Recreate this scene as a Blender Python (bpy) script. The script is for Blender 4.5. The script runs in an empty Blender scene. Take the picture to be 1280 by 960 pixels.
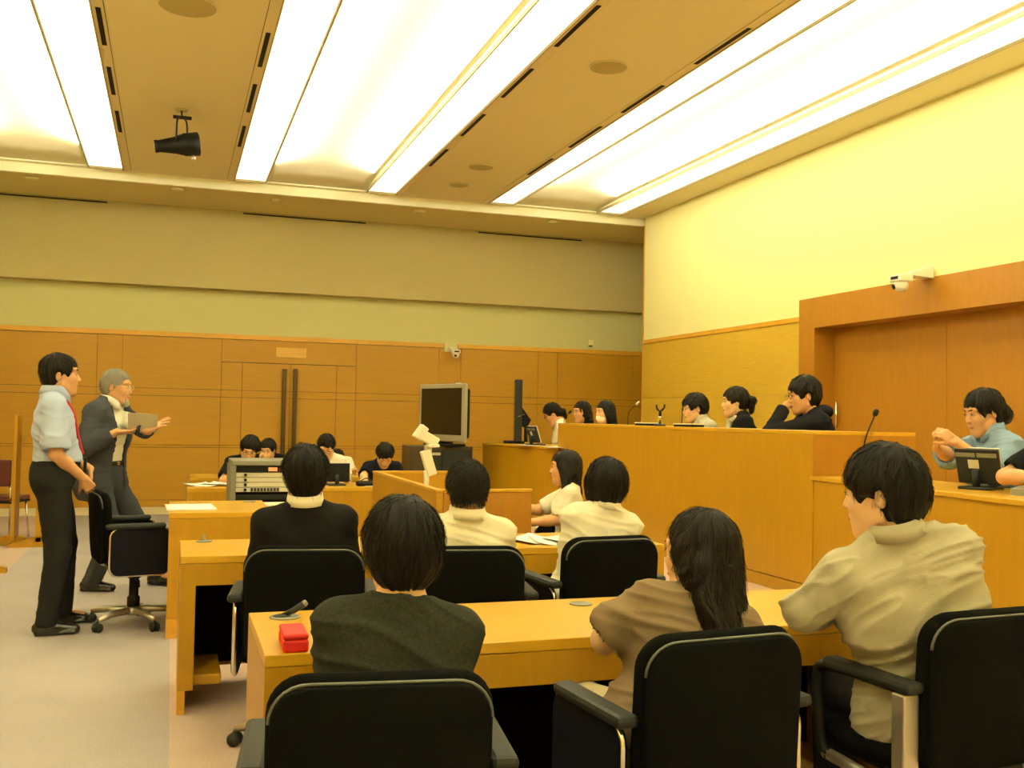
import bpy, bmesh, math, random
import numpy as np
from mathutils import Vector, Matrix

random.seed(7)
rng = np.random.RandomState(11)
sc = bpy.context.scene
COL = sc.collection
PI = math.pi

# ------------------------------------------------------------------ camera
CAM_H = 1.40
def cam_axes():
    yaw, pit, rol = 0.32748115, 0.03312011, 0.01855582
    cy, sy, cp, sp, cr, sr = math.cos(yaw), math.sin(yaw), math.cos(pit), math.sin(pit), math.cos(rol), math.sin(rol)
    f = np.array([sy*cp, cy*cp, sp]); r = np.array([cy, -sy, 0.]); u = np.cross(r, f)
    return r*cr+u*sr, -r*sr+u*cr, f
CR, CU, CF = cam_axes()
cam = bpy.data.cameras.new('camera'); camo = bpy.data.objects.new('camera', cam); COL.objects.link(camo)
cam.sensor_width = 36.0; cam.lens = 1250.7/1280*36.0; cam.clip_start = 0.05; cam.clip_end = 100
M = Matrix(((CR[0], CU[0], -CF[0], 0), (CR[1], CU[1], -CF[1], 0), (CR[2], CU[2], -CF[2], CAM_H), (0, 0, 0, 1)))
camo.matrix_world = M
sc.camera = camo

# ------------------------------------------------------------------ world, exposure
w = bpy.data.worlds.new('world'); sc.world = w; w.use_nodes = True
w.node_tree.nodes['Background'].inputs[0].default_value = (1.0, .93, .75, 1)
w.node_tree.nodes['Background'].inputs[1].default_value = 0.05
sc.view_settings.view_transform = 'Standard'; sc.view_settings.look = 'None'
sc.view_settings.gamma = 1.0; sc.view_settings.use_curve_mapping = False
sc.view_settings.exposure = -0.1
LIGHT = (1.0, .93, .70)
STRIP_POWER = 1.5
COVE_POWER = 190.0
sc.cycles.max_bounces = 6; sc.cycles.diffuse_bounces = 4; sc.cycles.glossy_bounces = 3

# ------------------------------------------------------------------ helpers
def ray(x, y): return CF + CR*(x-640)/1250.7 - CU*(y-480)/1250.7
C0 = np.array([0, 0, CAM_H])
def atz(x, y, z): d = ray(x, y); return C0 + d*(z-CAM_H)/d[2]
def aty(x, y, Y): d = ray(x, y); return C0 + d*Y/d[1]
def atx(x, y, X): d = ray(x, y); return C0 + d*X/d[0]
def atd(x, y, D): return C0 + ray(x, y)*D

def lin(c):
    return tuple(((v/255)/12.92 if v/255 <= .04045 else ((v/255+.055)/1.055)**2.4) for v in c)

def mat(name, col, rough=.6, metal=0., bump=0., bscale=60., noise=0., nscale=8., emit=None, estr=0., spec=None, stretch=None, coat=0., sheen=0., attr=None, detail=3):
    m = bpy.data.materials.new(name); m.use_nodes = True
    nt = m.node_tree; b = nt.nodes['Principled BSDF']
    c = (*col, 1)
    b.inputs['Base Color'].default_value = c
    b.inputs['Roughness'].default_value = rough; b.inputs['Metallic'].default_value = metal
    if spec is not None: b.inputs['Specular IOR Level'].default_value = spec
    if coat: b.inputs['Coat Weight'].default_value = coat; b.inputs['Coat Roughness'].default_value = .15
    if sheen: b.inputs['Sheen Weight'].default_value = sheen
    if emit: b.inputs['Emission Color'].default_value = (*emit, 1); b.inputs['Emission Strength'].default_value = estr
    if bump or noise:
        if attr:
            tc = nt.nodes.new('ShaderNodeAttribute'); tc.attribute_name = attr; out = tc.outputs['Vector']
        else:
            tc = nt.nodes.new('ShaderNodeTexCoord'); out = tc.outputs['Object']
        mp = nt.nodes.new('ShaderNodeMapping'); nt.links.new(out, mp.inputs[0])
        if stretch: mp.inputs['Scale'].default_value = stretch
        if noise:
            n = nt.nodes.new('ShaderNodeTexNoise'); n.inputs['Scale'].default_value = nscale; n.inputs['Detail'].default_value = detail
            nt.links.new(mp.outputs[0], n.inputs['Vector'])
            mx = nt.nodes.new('ShaderNodeMix'); mx.data_type = 'RGBA'
            mx.inputs['A'].default_value = (*[max(0, v*(1-noise)) for v in col], 1)
            mx.inputs['B'].default_value = (*[min(1, v*(1+noise)) for v in col], 1)
            nt.links.new(n.outputs['Fac'], mx.inputs['Factor']); nt.links.new(mx.outputs['Result'], b.inputs['Base Color'])
        if bump:
            n2 = nt.nodes.new('ShaderNodeTexNoise'); n2.inputs['Scale'].default_value = bscale; n2.inputs['Detail'].default_value = detail
            nt.links.new(mp.outputs[0], n2.inputs['Vector'])
            bp = nt.nodes.new('ShaderNodeBump'); bp.inputs['Strength'].default_value = bump; bp.inputs['Distance'].default_value = .01
            nt.links.new(n2.outputs['Fac'], bp.inputs['Height']); nt.links.new(bp.outputs[0], b.inputs['Normal'])
    return m

def wood(name, col, grain=(1, 1, 12), rough=.42, amt=.10, coat=.15):
    """wood veneer: stretched noise along the grain, mapped on world position so that it never repeats"""
    m = bpy.data.materials.new(name); m.use_nodes = True
    nt = m.node_tree; b = nt.nodes['Principled BSDF']
    g = nt.nodes.new('ShaderNodeNewGeometry'); mp = nt.nodes.new('ShaderNodeMapping'); nt.links.new(g.outputs['Position'], mp.inputs[0])
    mp.inputs['Scale'].default_value = grain
    n = nt.nodes.new('ShaderNodeTexNoise'); n.inputs['Scale'].default_value = 5; n.inputs['Detail'].default_value = 5; n.inputs['Distortion'].default_value = .6
    nt.links.new(mp.outputs[0], n.inputs['Vector'])
    n2 = nt.nodes.new('ShaderNodeTexNoise'); n2.inputs['Scale'].default_value = .7
    nt.links.new(g.outputs['Position'], n2.inputs['Vector'])
    ad = nt.nodes.new('ShaderNodeMath'); ad.operation = 'MULTIPLY_ADD'; ad.inputs[1].default_value = .6; 
    nt.links.new(n.outputs['Fac'], ad.inputs[0]); 
    m2 = nt.nodes.new('ShaderNodeMath'); m2.operation = 'MULTIPLY'; m2.inputs[1].default_value = .4
    nt.links.new(n2.outputs['Fac'], m2.inputs[0]); nt.links.new(m2.outputs[0], ad.inputs[2])
    cr = nt.nodes.new('ShaderNodeValToRGB'); cr.color_ramp.elements[0].position = .3; cr.color_ramp.elements[1].position = .7
    cr.color_ramp.elements[0].color = (*[v*(1-amt) for v in col], 1); cr.color_ramp.elements[1].color = (*[min(1, v*(1+amt)) for v in col], 1)
    nt.links.new(ad.outputs[0], cr.inputs[0]); nt.links.new(cr.outputs[0], b.inputs['Base Color'])
    b.inputs['Roughness'].default_value = rough; b.inputs['Coat Weight'].default_value = coat; b.inputs['Coat Roughness'].default_value = .3
    return m

WOOD = wood('bench_wood', (.45, .232, .003), (6, 6, .7))
WOODTOP = wood('desk_top_wood', (.60, .33, .014), (1, 12, 12), rough=.32)
WOODH = wood('wall_wood', (.46, .235, .005), (.7, .7, 8), rough=.5)
WOODR = wood('side_wall_wood', (.58, .37, .03), (.7, .7, 8), rough=.5)
WOODD = wood('door_wood', (.38, .165, .005), (6, 6, .7), rough=.45)
WOODP = wood('pale_wood', (.70, .40, .06), (.7, .7, 8), rough=.5)
WOODEDGE = wood('wood_edge', (.66, .34, .025), (6, 6, 6), rough=.4)
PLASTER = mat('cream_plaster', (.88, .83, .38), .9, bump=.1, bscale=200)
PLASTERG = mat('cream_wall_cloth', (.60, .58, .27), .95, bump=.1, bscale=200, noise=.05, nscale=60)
TANCLOTH = mat('tan_acoustic_cloth', (.50, .43, .19), .95, noise=.06, nscale=40, bump=.15, bscale=200)
CEIL = mat('perforated_ceiling', (.80, .72, .44), .95, noise=.07, nscale=150, bump=.2, bscale=300)
CEILW = mat('coffer_white', (.93, .90, .66), .9)
SOFFIT = mat('soffit_paint', (.66, .58, .27), .95, noise=.05, nscale=30)
FRAME = mat('lamp_frame', (.45, .38, .18), .6)
BASEB = mat('cream_skirting', (.70, .60, .35), .7)
BLACK = mat('black_plastic', (.006, .007, .006), .5, spec=.25)
BLACKV = mat('black_void', (.004, .004, .004), .9)
BLACKF = mat('black_fabric', (.0045, .005, .004), .95, bump=.3, bscale=500, noise=.4, nscale=300, spec=.06)
NAVYF = mat('navy_vinyl', (.004, .005, .010), .6, spec=.15)
EDGEGREEN = mat('seat_edge_piping', (.10, .11, .09), .4)
CHROME = mat('chrome', (.75, .72, .62), .18, 1.)
ALU = mat('brushed_aluminium', (.62, .58, .48), .4, .9)
GREYPL = mat('grey_plastic', (.20, .20, .15), .5)
BEIGEPL = mat('beige_plastic', (.60, .56, .40), .5)
WHITEPL = mat('white_plastic', (.85, .82, .66), .4)
DGREY = mat('dark_grey_plastic', (.022, .025, .022), .5, spec=.25)
PAPER = mat('paper', (.93, .92, .86), .8)
PAPERB = mat('beige_paper', (.62, .57, .42), .8)
RED = mat('red_cloth_case', (.62, .010, .002), .55, bump=.2, bscale=300)
SCREEN = mat('tv_glass', (.012, .012, .008), .12, spec=.5)
MAROON = mat('maroon_vinyl', (.11, .028, .022), .5)
BRONZE = mat('dark_bronze', (.10, .065, .02), .35, .7)
GLASSLENS = mat('lens_glass', (.6, .6, .5), .05)

def obj(name, me, m=None, parent=None, loc=None, smooth=False):
    if isinstance(me, bmesh.types.BMesh):
        d = bpy.data.meshes.new(name); me.normal_update(); me.to_mesh(d); me.free(); me = d
    o = bpy.data.objects.new(name, me); COL.objects.link(o)
    if m is not None:
        for x in (m if isinstance(m, (list, tuple)) else [m]): me.materials.append(x)
    if parent is not None: o.parent = parent
    if loc is not None: o.location = loc
    if smooth:
        for p in me.polygons: p.use_smooth = True
    return o

def thing(name, label, cat, loc=(0, 0, 0), rotz=0, group=None):
    o = bpy.data.objects.new(name, None); COL.objects.link(o); o.empty_display_size = .1
    o.location = loc; o.rotation_euler = (0, 0, rotz); o['label'] = label; o['category'] = cat
    if group: o['group'] = group
    return o
def tag(o, label, cat, group=None):
    o['label'] = label; o['category'] = cat
    if group: o['group'] = group
    return o
def struct(o): o['kind'] = 'structure'; return o

def bx(bm, x0, x1, y0, y1, z0, z1, bev=0., mi=0, mtx=None):
    vs = [bm.verts.new((x, y, z)) for z in (z0, z1) for y in (y0, y1) for x in (x0, x1)]
    fs = []
    for q in ((0, 2, 3, 1), (4, 5, 7, 6), (0, 1, 5, 4), (2, 6, 7, 3), (0, 4, 6, 2), (1, 3, 7, 5)):
        f = bm.faces.new([vs[i] for i in q]); f.material_index = mi; fs.append(f)
    if bev:
        es = list({e for f in fs for e in f.edges})
        r = bmesh.ops.bevel(bm, geom=es, offset=bev, segments=2, affect='EDGES', profile=.5)
        vs = list({v for f in r['faces'] for v in f.verts} | {v for v in vs if v.is_valid})
    if mtx is not None:
        bmesh.ops.transform(bm, matrix=mtx, verts=[v for v in vs if v.is_valid])
    return vs
def box(name, m, parent, x0, x1, y0, y1, z0, z1, bev=0., mtx=None):
    bm = bmesh.new(); bx(bm, x0, x1, y0, y1, z0, z1, bev, 0, mtx); return obj(name, bm, m, parent)

def tube(bm, pts, r, n=10, rs=None, cap=True, flat=None, up=None):
    pts = [Vector(p) for p in pts]; rings = []
    prev = None
    for i, p in enumerate(pts):
        a = pts[max(0, i-1)]; b = pts[min(len(pts)-1, i+1)]; t = (b-a).normalized()
        if prev is None:
            u = Vector(up) if up else (Vector((0, 0, 1)) if abs(t.z) < .9 else Vector((1, 0, 0)))
        else: u = prev
        u = (u - t*u.dot(t)).normalized(); v = t.cross(u); prev = u
        rr = rs[i] if rs else r; fl = flat or 1.
        rings.append([bm.verts.new(p + u*math.cos(2*PI*k/n)*rr + v*math.sin(2*PI*k/n)*rr*fl) for k in range(n)])
    for a, b in zip(rings, rings[1:]):
        for k in range(n): bm.faces.new((a[k], a[(k+1) % n], b[(k+1) % n], b[k])).smooth = True
    if cap:
        bm.faces.new(rings[0][::-1]); bm.faces.new(rings[-1])
def tubeo(name, m, parent, pts, r, n=10, **k):
    bm = bmesh.new(); tube(bm, pts, r, n, **k); return obj(name, bm, m, parent)
def curve_pts(pts, n=8):
    """Catmull-Rom through pts"""
    P = [np.array(p, float) for p in pts]; P = [2*P[0]-P[1]] + P + [2*P[-1]-P[-2]]; out = []
    for i in range(1, len(P)-2):
        for k in range(n):
            t = k/n; a, b, c, d = P[i-1:i+3]
            out.append(.5*((2*b)+(-a+c)*t+(2*a-5*b+4*c-d)*t*t+(-a+3*b-3*c+d)*t**3))
    out.append(P[-2]); return out
def lathe(bm, prof, n=24, axis=(0, 0, 1), org=(0, 0, 0)):
    q = Vector((0, 0, 1)).rotation_difference(Vector(axis)).to_matrix(); org = Vector(org)
    rings = []
    for r, z in prof:
        rings.append([bm.verts.new(org + q @ Vector((r*math.cos(2*PI*k/n), r*math.sin(2*PI*k/n), z))) for k in range(n)])
    for a, b in zip(rings, rings[1:]):
        for k in range(n): bm.faces.new((a[k], a[(k+1) % n], b[(k+1) % n], b[k])).smooth = True
    bm.faces.new(rings[0][::-1]); bm.faces.new(rings[-1])
def latheo(name, m, parent, prof, n=24, axis=(0, 0, 1), org=(0, 0, 0)):
    bm = bmesh.new(); lathe(bm, prof, n, axis, org); return obj(name, bm, m, parent)
def prism(bm, poly, axis, a, b, mi=0):
    """poly: list of 2D points in the plane normal to axis ('x','y','z'), extruded from a to b"""
    def P(u, v, w): return {'x': (w, u, v), 'y': (u, w, v), 'z': (u, v, w)}[axis]
    A = [bm.verts.new(P(u, v, a)) for u, v in poly]; B = [bm.verts.new(P(u, v, b)) for u, v in poly]
    n = len(poly)
    fs = [bm.faces.new(A), bm.faces.new(B[::-1])]
    for i in range(n): fs.append(bm.faces.new((A[i], B[i], B[(i+1) % n], A[(i+1) % n])))
    for f in fs: f.material_index = mi
    bmesh.ops.recalc_face_normals(bm, faces=fs)
    return fs
def rrect(x0, x1, z0, z1, r, n=6, rb=None):
    """rounded rectangle outline; rb: radius of the bottom corners"""
    rb = r if rb is None else rb; out = []
    for cx, cz, a0, rr in ((x1-r, z1-r, 0, r), (x0+r, z1-r, PI/2, r), (x0+rb, z0+rb, PI, rb), (x1-rb, z0+rb, 1.5*PI, rb)):
        for k in range(n+1): a = a0+PI/2*k/n; out.append((cx+rr*math.cos(a), cz+rr*math.sin(a)))
    return out
def children(o): return [c for c in bpy.data.objects if c.parent is o]
def dup(root, loc, rotz, label, group=None, tree=None):
    def cp(o, par):
        c = o.copy(); COL.objects.link(c)
        if par is not None: c.parent = par
        for ch in tree.get(o.name, []): cp(ch, c)
        return c
    if tree is None:
        tree = {}
        for o in COL.objects:
            if o.parent: tree.setdefault(o.parent.name, []).append(o)
    r = cp(root, None); r.location = loc; r.rotation_euler = (0, 0, rotz); r['label'] = label
    if group: r['group'] = group
    return r

# ================================================================== signed-distance modelling for people
def _h(ix, iy, iz, s):
    n = (ix*374761393 + iy*668265263 + iz*1274126177 + s*974634777) & 0xffffffff
    n = ((n ^ (n >> 13))*1274126177) & 0xffffffff
    return ((n ^ (n >> 16)) & 0xffff).astype(np.float32)/32767.5-1
def vnoise(x, y, z, s=0):
    """value noise in [-1,1]"""
    x = np.asarray(x, np.float32); y = np.asarray(y, np.float32)+0*x; z = np.asarray(z, np.float32)+0*x
    fx, fy, fz = np.floor(x), np.floor(y), np.floor(z)
    ix, iy, iz = fx.astype(np.int64), fy.astype(np.int64), fz.astype(np.int64)
    u, v, w_ = x-fx, y-fy, z-fz
    u = u*u*(3-2*u); v = v*v*(3-2*v); w_ = w_*w_*(3-2*w_)
    r = 0
    for a in (0, 1):
        for b in (0, 1):
            for c in (0, 1):
                r = r + _h(ix+a, iy+b, iz+c, s)*(u if a else 1-u)*(v if b else 1-v)*(w_ if c else 1-w_)
    return r

class SDF:
    """a list of primitives: (kind, params, smooth k, mode, lo, hi)"""
    def __init__(s): s.ops = []
    def cap(s, a, b, ra, rb=None, k=.02, mode='+', sc_=None):
        a = np.array(a, float); b = np.array(b, float); rb = ra if rb is None else rb
        r = max(ra, rb); s.ops.append(('c', (a, b, ra, rb), k, mode, np.minimum(a, b)-r, np.maximum(a, b)+r)); return s
    def ell(s, c, r, R=None, k=.02, mode='+'):
        c = np.array(c, float); r = np.array(r, float); R = np.eye(3) if R is None else R
        m = np.abs(R) @ r; s.ops.append(('e', (c, r, R), k, mode, c-m, c+m)); return s
    def box(s, c, r, R=None, rd=.01, k=.01, mode='+'):
        c = np.array(c, float); r = np.array(r, float); R = np.eye(3) if R is None else R
        m = np.abs(R) @ r+rd; s.ops.append(('b', (c, r, R, rd), k, mode, c-m, c+m)); return s
    def plane(s, c, n, k=.004):
        """keeps the side the normal points away from"""
        s.ops.append(('p', (np.array(c, float), np.array(n, float)/np.linalg.norm(n)), k, '^', None, None)); return s
    def fn(s, f): s.ops.append(('f', f, 0, '*', None, None)); return s
    def bounds(s, pad=.03):
        L = [o for o in s.ops if o[3] == '+']
        return np.min([o[4] for o in L], 0)-pad, np.max([o[5] for o in L], 0)+pad
    @staticmethod
    def dist(o, X, Y, Z):
        t, p = o[0], o[1]
        if t == 'c':
            a, b, ra, rb = p; ab = b-a; L = float(ab@ab)+1e-9
            px, py_, pz = X-a[0], Y-a[1], Z-a[2]
            tt = np.clip((px*ab[0]+py_*ab[1]+pz*ab[2])/L, 0, 1)
            return np.sqrt((px-tt*ab[0])**2+(py_-tt*ab[1])**2+(pz-tt*ab[2])**2)-(ra+tt*(rb-ra))
        if t == 'e' or t == 'b':
            c, r, R = p[:3]; px, py_, pz = X-c[0], Y-c[1], Z-c[2]
            q = [R[0, i]*px+R[1, i]*py_+R[2, i]*pz for i in range(3)]
            if t == 'e':
                k0 = np.sqrt(sum((q[i]/r[i])**2 for i in range(3))); k1 = np.sqrt(sum((q[i]/r[i]**2)**2 for i in range(3)))+1e-6
                return k0*(k0-1)/k1
            d = [np.abs(q[i])-r[i] for i in range(3)]
            return np.sqrt(sum(np.maximum(v, 0)**2 for v in d))+np.minimum(np.maximum(np.maximum(d[0], d[1]), d[2]), 0)-p[3]
        if t == 'p': return (X-p[0][0])*p[1][0]+(Y-p[0][1])*p[1][1]+(Z-p[0][2])*p[1][2]
    def grid(s, h, lo=None, hi=None):
        l, u = s.bounds(2.5*h)
        lo = l if lo is None else np.maximum(lo, l); hi = u if hi is None else np.minimum(hi, u)
        lo = np.floor(lo/h)*h
        n = np.maximum(np.ceil((hi-lo)/h).astype(int)+1, 2)
        ax = [(lo[i]+np.arange(n[i])*h).astype(np.float32) for i in range(3)]
        F = np.full(n, .08, np.float32)
        for o in s.ops:
            kind, p, k, mode, bl, bh = o
            if bl is not None:
                pad = k+2.5*h+.004 if mode == '+' else k+.004
                i0 = np.maximum(np.floor((bl-pad-lo)/h).astype(int), 0); i1 = np.minimum(np.ceil((bh+pad-lo)/h).astype(int)+1, n)
                if (i1 <= i0).any(): continue
                sl = tuple(slice(a, b) for a, b in zip(i0, i1))
            else: sl = (slice(None),)*3
            X = ax[0][sl[0]][:, None, None]; Y = ax[1][sl[1]][None, :, None]; Z = ax[2][sl[2]][None, None, :]
            G = F[sl]
            if mode == '*': F[sl] = p(G, X, Y, Z); continue
            D = s.dist(o, X, Y, Z)
            if mode == '+':
                hh = np.clip(k-np.abs(G-D), 0, None)/k if k > 0 else 0
                G = np.minimum(G, D)-hh*hh*k*.25
            else:
                D2 = D if mode == '^' else -D
                hh = np.clip(k-np.abs(G-D2), 0, None)/k if k > 0 else 0
                G = np.maximum(G, D2)+hh*hh*k*.25
            F[sl] = G
        return F, lo, h
_E = [((0,0,0),(1,0,0)),((0,1,0),(1,1,0)),((0,0,1),(1,0,1)),((0,1,1),(1,1,1)),((0,0,0),(0,1,0)),((1,0,0),(1,1,0)),((0,0,1),(0,1,1)),((1,0,1),(1,1,1)),((0,0,0),(0,0,1)),((1,0,0),(1,0,1)),((0,1,0),(0,1,1)),((1,1,0),(1,1,1))]
def nets(F, lo, h):
    S = F < 0; n = F.shape
    c = np.zeros((n[0]-1, n[1]-1, n[2]-1), np.int8)
    for dx in (0, 1):
        for dy in (0, 1):
            for dz in (0, 1): c += S[dx:n[0]-1+dx, dy:n[1]-1+dy, dz:n[2]-1+dz]
    act = (c > 0) & (c < 8); I = np.argwhere(act)
    if len(I) == 0: return np.zeros((0, 3)), np.zeros((0, 4), int)
    idx = np.full(c.shape, -1, np.int64); idx[act] = np.arange(len(I))
    V = np.zeros((len(I), 3)); N = np.zeros(len(I))
    for a, b in _E:
        fa = F[I[:, 0]+a[0], I[:, 1]+a[1], I[:, 2]+a[2]]; fb = F[I[:, 0]+b[0], I[:, 1]+b[1], I[:, 2]+b[2]]
        m = (fa < 0) != (fb < 0); t = fa[m]/(fa[m]-fb[m])
        A = np.array(a, float); B = np.array(b, float)
        V[m] += A+(B-A)*t[:, None]; N[m] += 1
    V = (V/N[:, None]+I)*h+lo
    Q = []
    for ax in range(3):
        o1, o2 = (ax+1) % 3, (ax+2) % 3
        sl0 = [slice(None)]*3; sl1 = [slice(None)]*3; sl0[ax] = slice(0, -1); sl1[ax] = slice(1, None)
        ch = S[tuple(sl0)] != S[tuple(sl1)]
        P = np.argwhere(ch); P = P[(P[:, o1] > 0) & (P[:, o2] > 0) & (P[:, o1] < n[o1]-1) & (P[:, o2] < n[o2]-1)]
        e1 = np.zeros(3, int); e1[o1] = 1; e2 = np.zeros(3, int); e2[o2] = 1
        g = lambda p: idx[p[:, 0], p[:, 1], p[:, 2]]
        q = np.stack([g(P-e1-e2), g(P-e2), g(P), g(P-e1)], 1)
        fl = ~S[P[:, 0], P[:, 1], P[:, 2]]; q[fl] = q[fl][:, ::-1]
        Q.append(q)
    Q = np.concatenate(Q); Q = Q[(Q >= 0).all(1)]
    return V, Q
def mesh_from(name, V, Q, m, parent, attr=None):
    me = bpy.data.meshes.new(name)
    me.vertices.add(len(V)); me.vertices.foreach_set('co', np.asarray(V, np.float32).ravel())
    me.loops.add(Q.size); me.loops.foreach_set('vertex_index', Q.ravel().astype(np.int32))
    me.polygons.add(len(Q)); me.polygons.foreach_set('loop_start', np.arange(len(Q), dtype=np.int32)*Q.shape[1])
    me.polygons.foreach_set('use_smooth', np.ones(len(Q), bool))
    if attr is not None:
        at = me.attributes.new('strand', 'FLOAT_VECTOR', 'POINT'); at.data.foreach_set('vector', np.asarray(attr, np.float32).ravel())
    me.update(calc_edges=True)
    if me.validate(): pass
    me.materials.append(m)
    o = bpy.data.objects.new(name, me); COL.objects.link(o); o.parent = parent
    return o
def sdf_obj(name, s, h, m, parent, disp=None, attr=None):
    V, Q = nets(*s.grid(h))
    if disp is not None: V = disp(V)
    return mesh_from(name, V, Q, m, parent, attr(V) if attr else None)

def rx(a): c, s = math.cos(a), math.sin(a); return np.array([[1, 0, 0], [0, c, -s], [0, s, c]])
def ry(a): c, s = math.cos(a), math.sin(a); return np.array([[c, 0, s], [0, 1, 0], [-s, 0, c]])
def rz(a): c, s = math.cos(a), math.sin(a); return np.array([[c, -s, 0], [s, c, 0], [0, 0, 1]])
rad = math.radians
def nrm(v): v = np.array(v, float); return v/(np.linalg.norm(v)+1e-9)
def ik(a, t, l1, l2, hint):
    a = np.array(a, float); t = np.array(t, float); d = t-a; L = np.linalg.norm(d); mx = (l1+l2)*.995
    if L > mx: t = a+d/L*mx; d = t-a; L = mx
    x = (l1*l1-l2*l2+L*L)/(2*L); y = math.sqrt(max(l1*l1-x*x, 0)); u = d/L
    h = np.array(hint, float); h = h-u*(h@u); h = nrm(h)
    return a+u*x+h*y, t

FL = {'thumb': .062, 0: .072, 1: .080, 2: .074, 3: .058}
def hand(s, wrist, d, n, side, curl=.5, spread=.1, S=1., thumb=.6, curls=None):
    """d: direction wrist to knuckles, n: direction the palm faces, side: +1 if the thumb lies along +cross(n,d)"""
    d = nrm(d); n = np.array(n, float); n = nrm(n-d*(n@d)); x = np.cross(n, d)*side
    w0 = np.array(wrist, float)
    K = []
    for i, (ox, l) in enumerate(((.027, .088), (.009, .092), (-.009, .088), (-.026, .080))):
        K.append(w0+(d*l+x*ox)*S)
        s.cap(w0+(d*.012+x*ox*.65)*S, K[i], .0135*S, .0105*S, k=.012)
    for i in range(4):
        c = curls[i] if curls else curl*(1+.08*i)
        L = FL[i]*S; sp = (1.5-i)*spread*.35; dd = nrm(d+x*sp); p = K[i]; a = 0
        for j, (fr, rr) in enumerate(((.45, .0088), (.30, .0078), (.25, .0068))):
            a += c*(.75, 1.0, .7)[j]*1.25
            v = dd*math.cos(a)+n*math.sin(a); q = p+v*L*fr
            s.cap(p, q, rr*S*1.04, rr*S*.95, k=.004); p = q
    t0 = w0+(d*.022+x*.020)*S; v = nrm(x*math.sin(thumb)*1.0+d*math.cos(thumb)+n*.35)
    t1 = t0+v*.038*S; v2 = nrm(v+n*.25*curl+d*.2); t2 = t1+v2*.032*S; v3 = nrm(v2+d*.3+n*.3*curl); t3 = t2+v3*.024*S
    s.cap(t0, t1, .0145*S, .0115*S, k=.012); s.cap(t1, t2, .0105*S, .0095*S, k=.004); s.cap(t2, t3, .0095*S, .0078*S, k=.003)

def head_ops(s, c, H, S, jaw=1., female=False):
    P = lambda x, y, z: c+H@(np.array([x, y, z])*S)
    r = lambda *v: np.array(v)*S
    s.ell(P(0, -.012, .030), r(.073, .092, .084), H, k=.03)
    s.ell(P(0, .022, -.020), r(.062, .066, .090), H, k=.03)
    s.ell(P(0, .045, -.055), r(.050*jaw, .048, .060), H, k=.03)
    s.cap(P(0, .066, -.108), P(0, .062, -.100), .020*S, .022*S, k=.03)
    for q in (-1, 1):
        s.cap(P(q*.050*jaw, .005, -.065), P(q*.018, .060, -.105), .016*S, .016*S, k=.03)
        s.ell(P(q*.036, .062, -.028), r(.022, .022, .024), H, k=.025)
    s.ell(P(0, .074, .030), r(.052, .018, .014), H, k=.02)
    for q in (-1, 1):
        s.ell(P(q*.031, .098, .006), r(.017, .012, .010), H, k=.012, mode='-')
        s.ell(P(q*.031, .078, .004), r(.0135, .0125, .0105), H, k=.004)     # closed-looking lids
    s.cap(P(0, .086, .010), P(0, .104, -.030), .0065*S, .0100*S, k=.012)
    for q in (-1, 1): s.ell(P(q*.011, .094, -.034), r(.0085, .0095, .0075), H, k=.006)
    s.ell(P(0, .087, -.062), r(.022, .011, .0065), H, k=.006)
    s.ell(P(0, .084, -.074), r(.019, .011, .0075), H, k=.006)
    s.ell(P(0, .097, -.0675), r(.024, .006, .0018), H, k=.003, mode='-')
    for q in (-1, 1):
        E = H @ rz(q*-.45) @ rx(-.12)
        s.ell(P(q*.075, -.012, -.014), r(.008, .016, .028), E, k=.006)
        s.ell(P(q*.083, -.008, -.010), r(.005, .009, .016), E, k=.004, mode='-')

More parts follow.
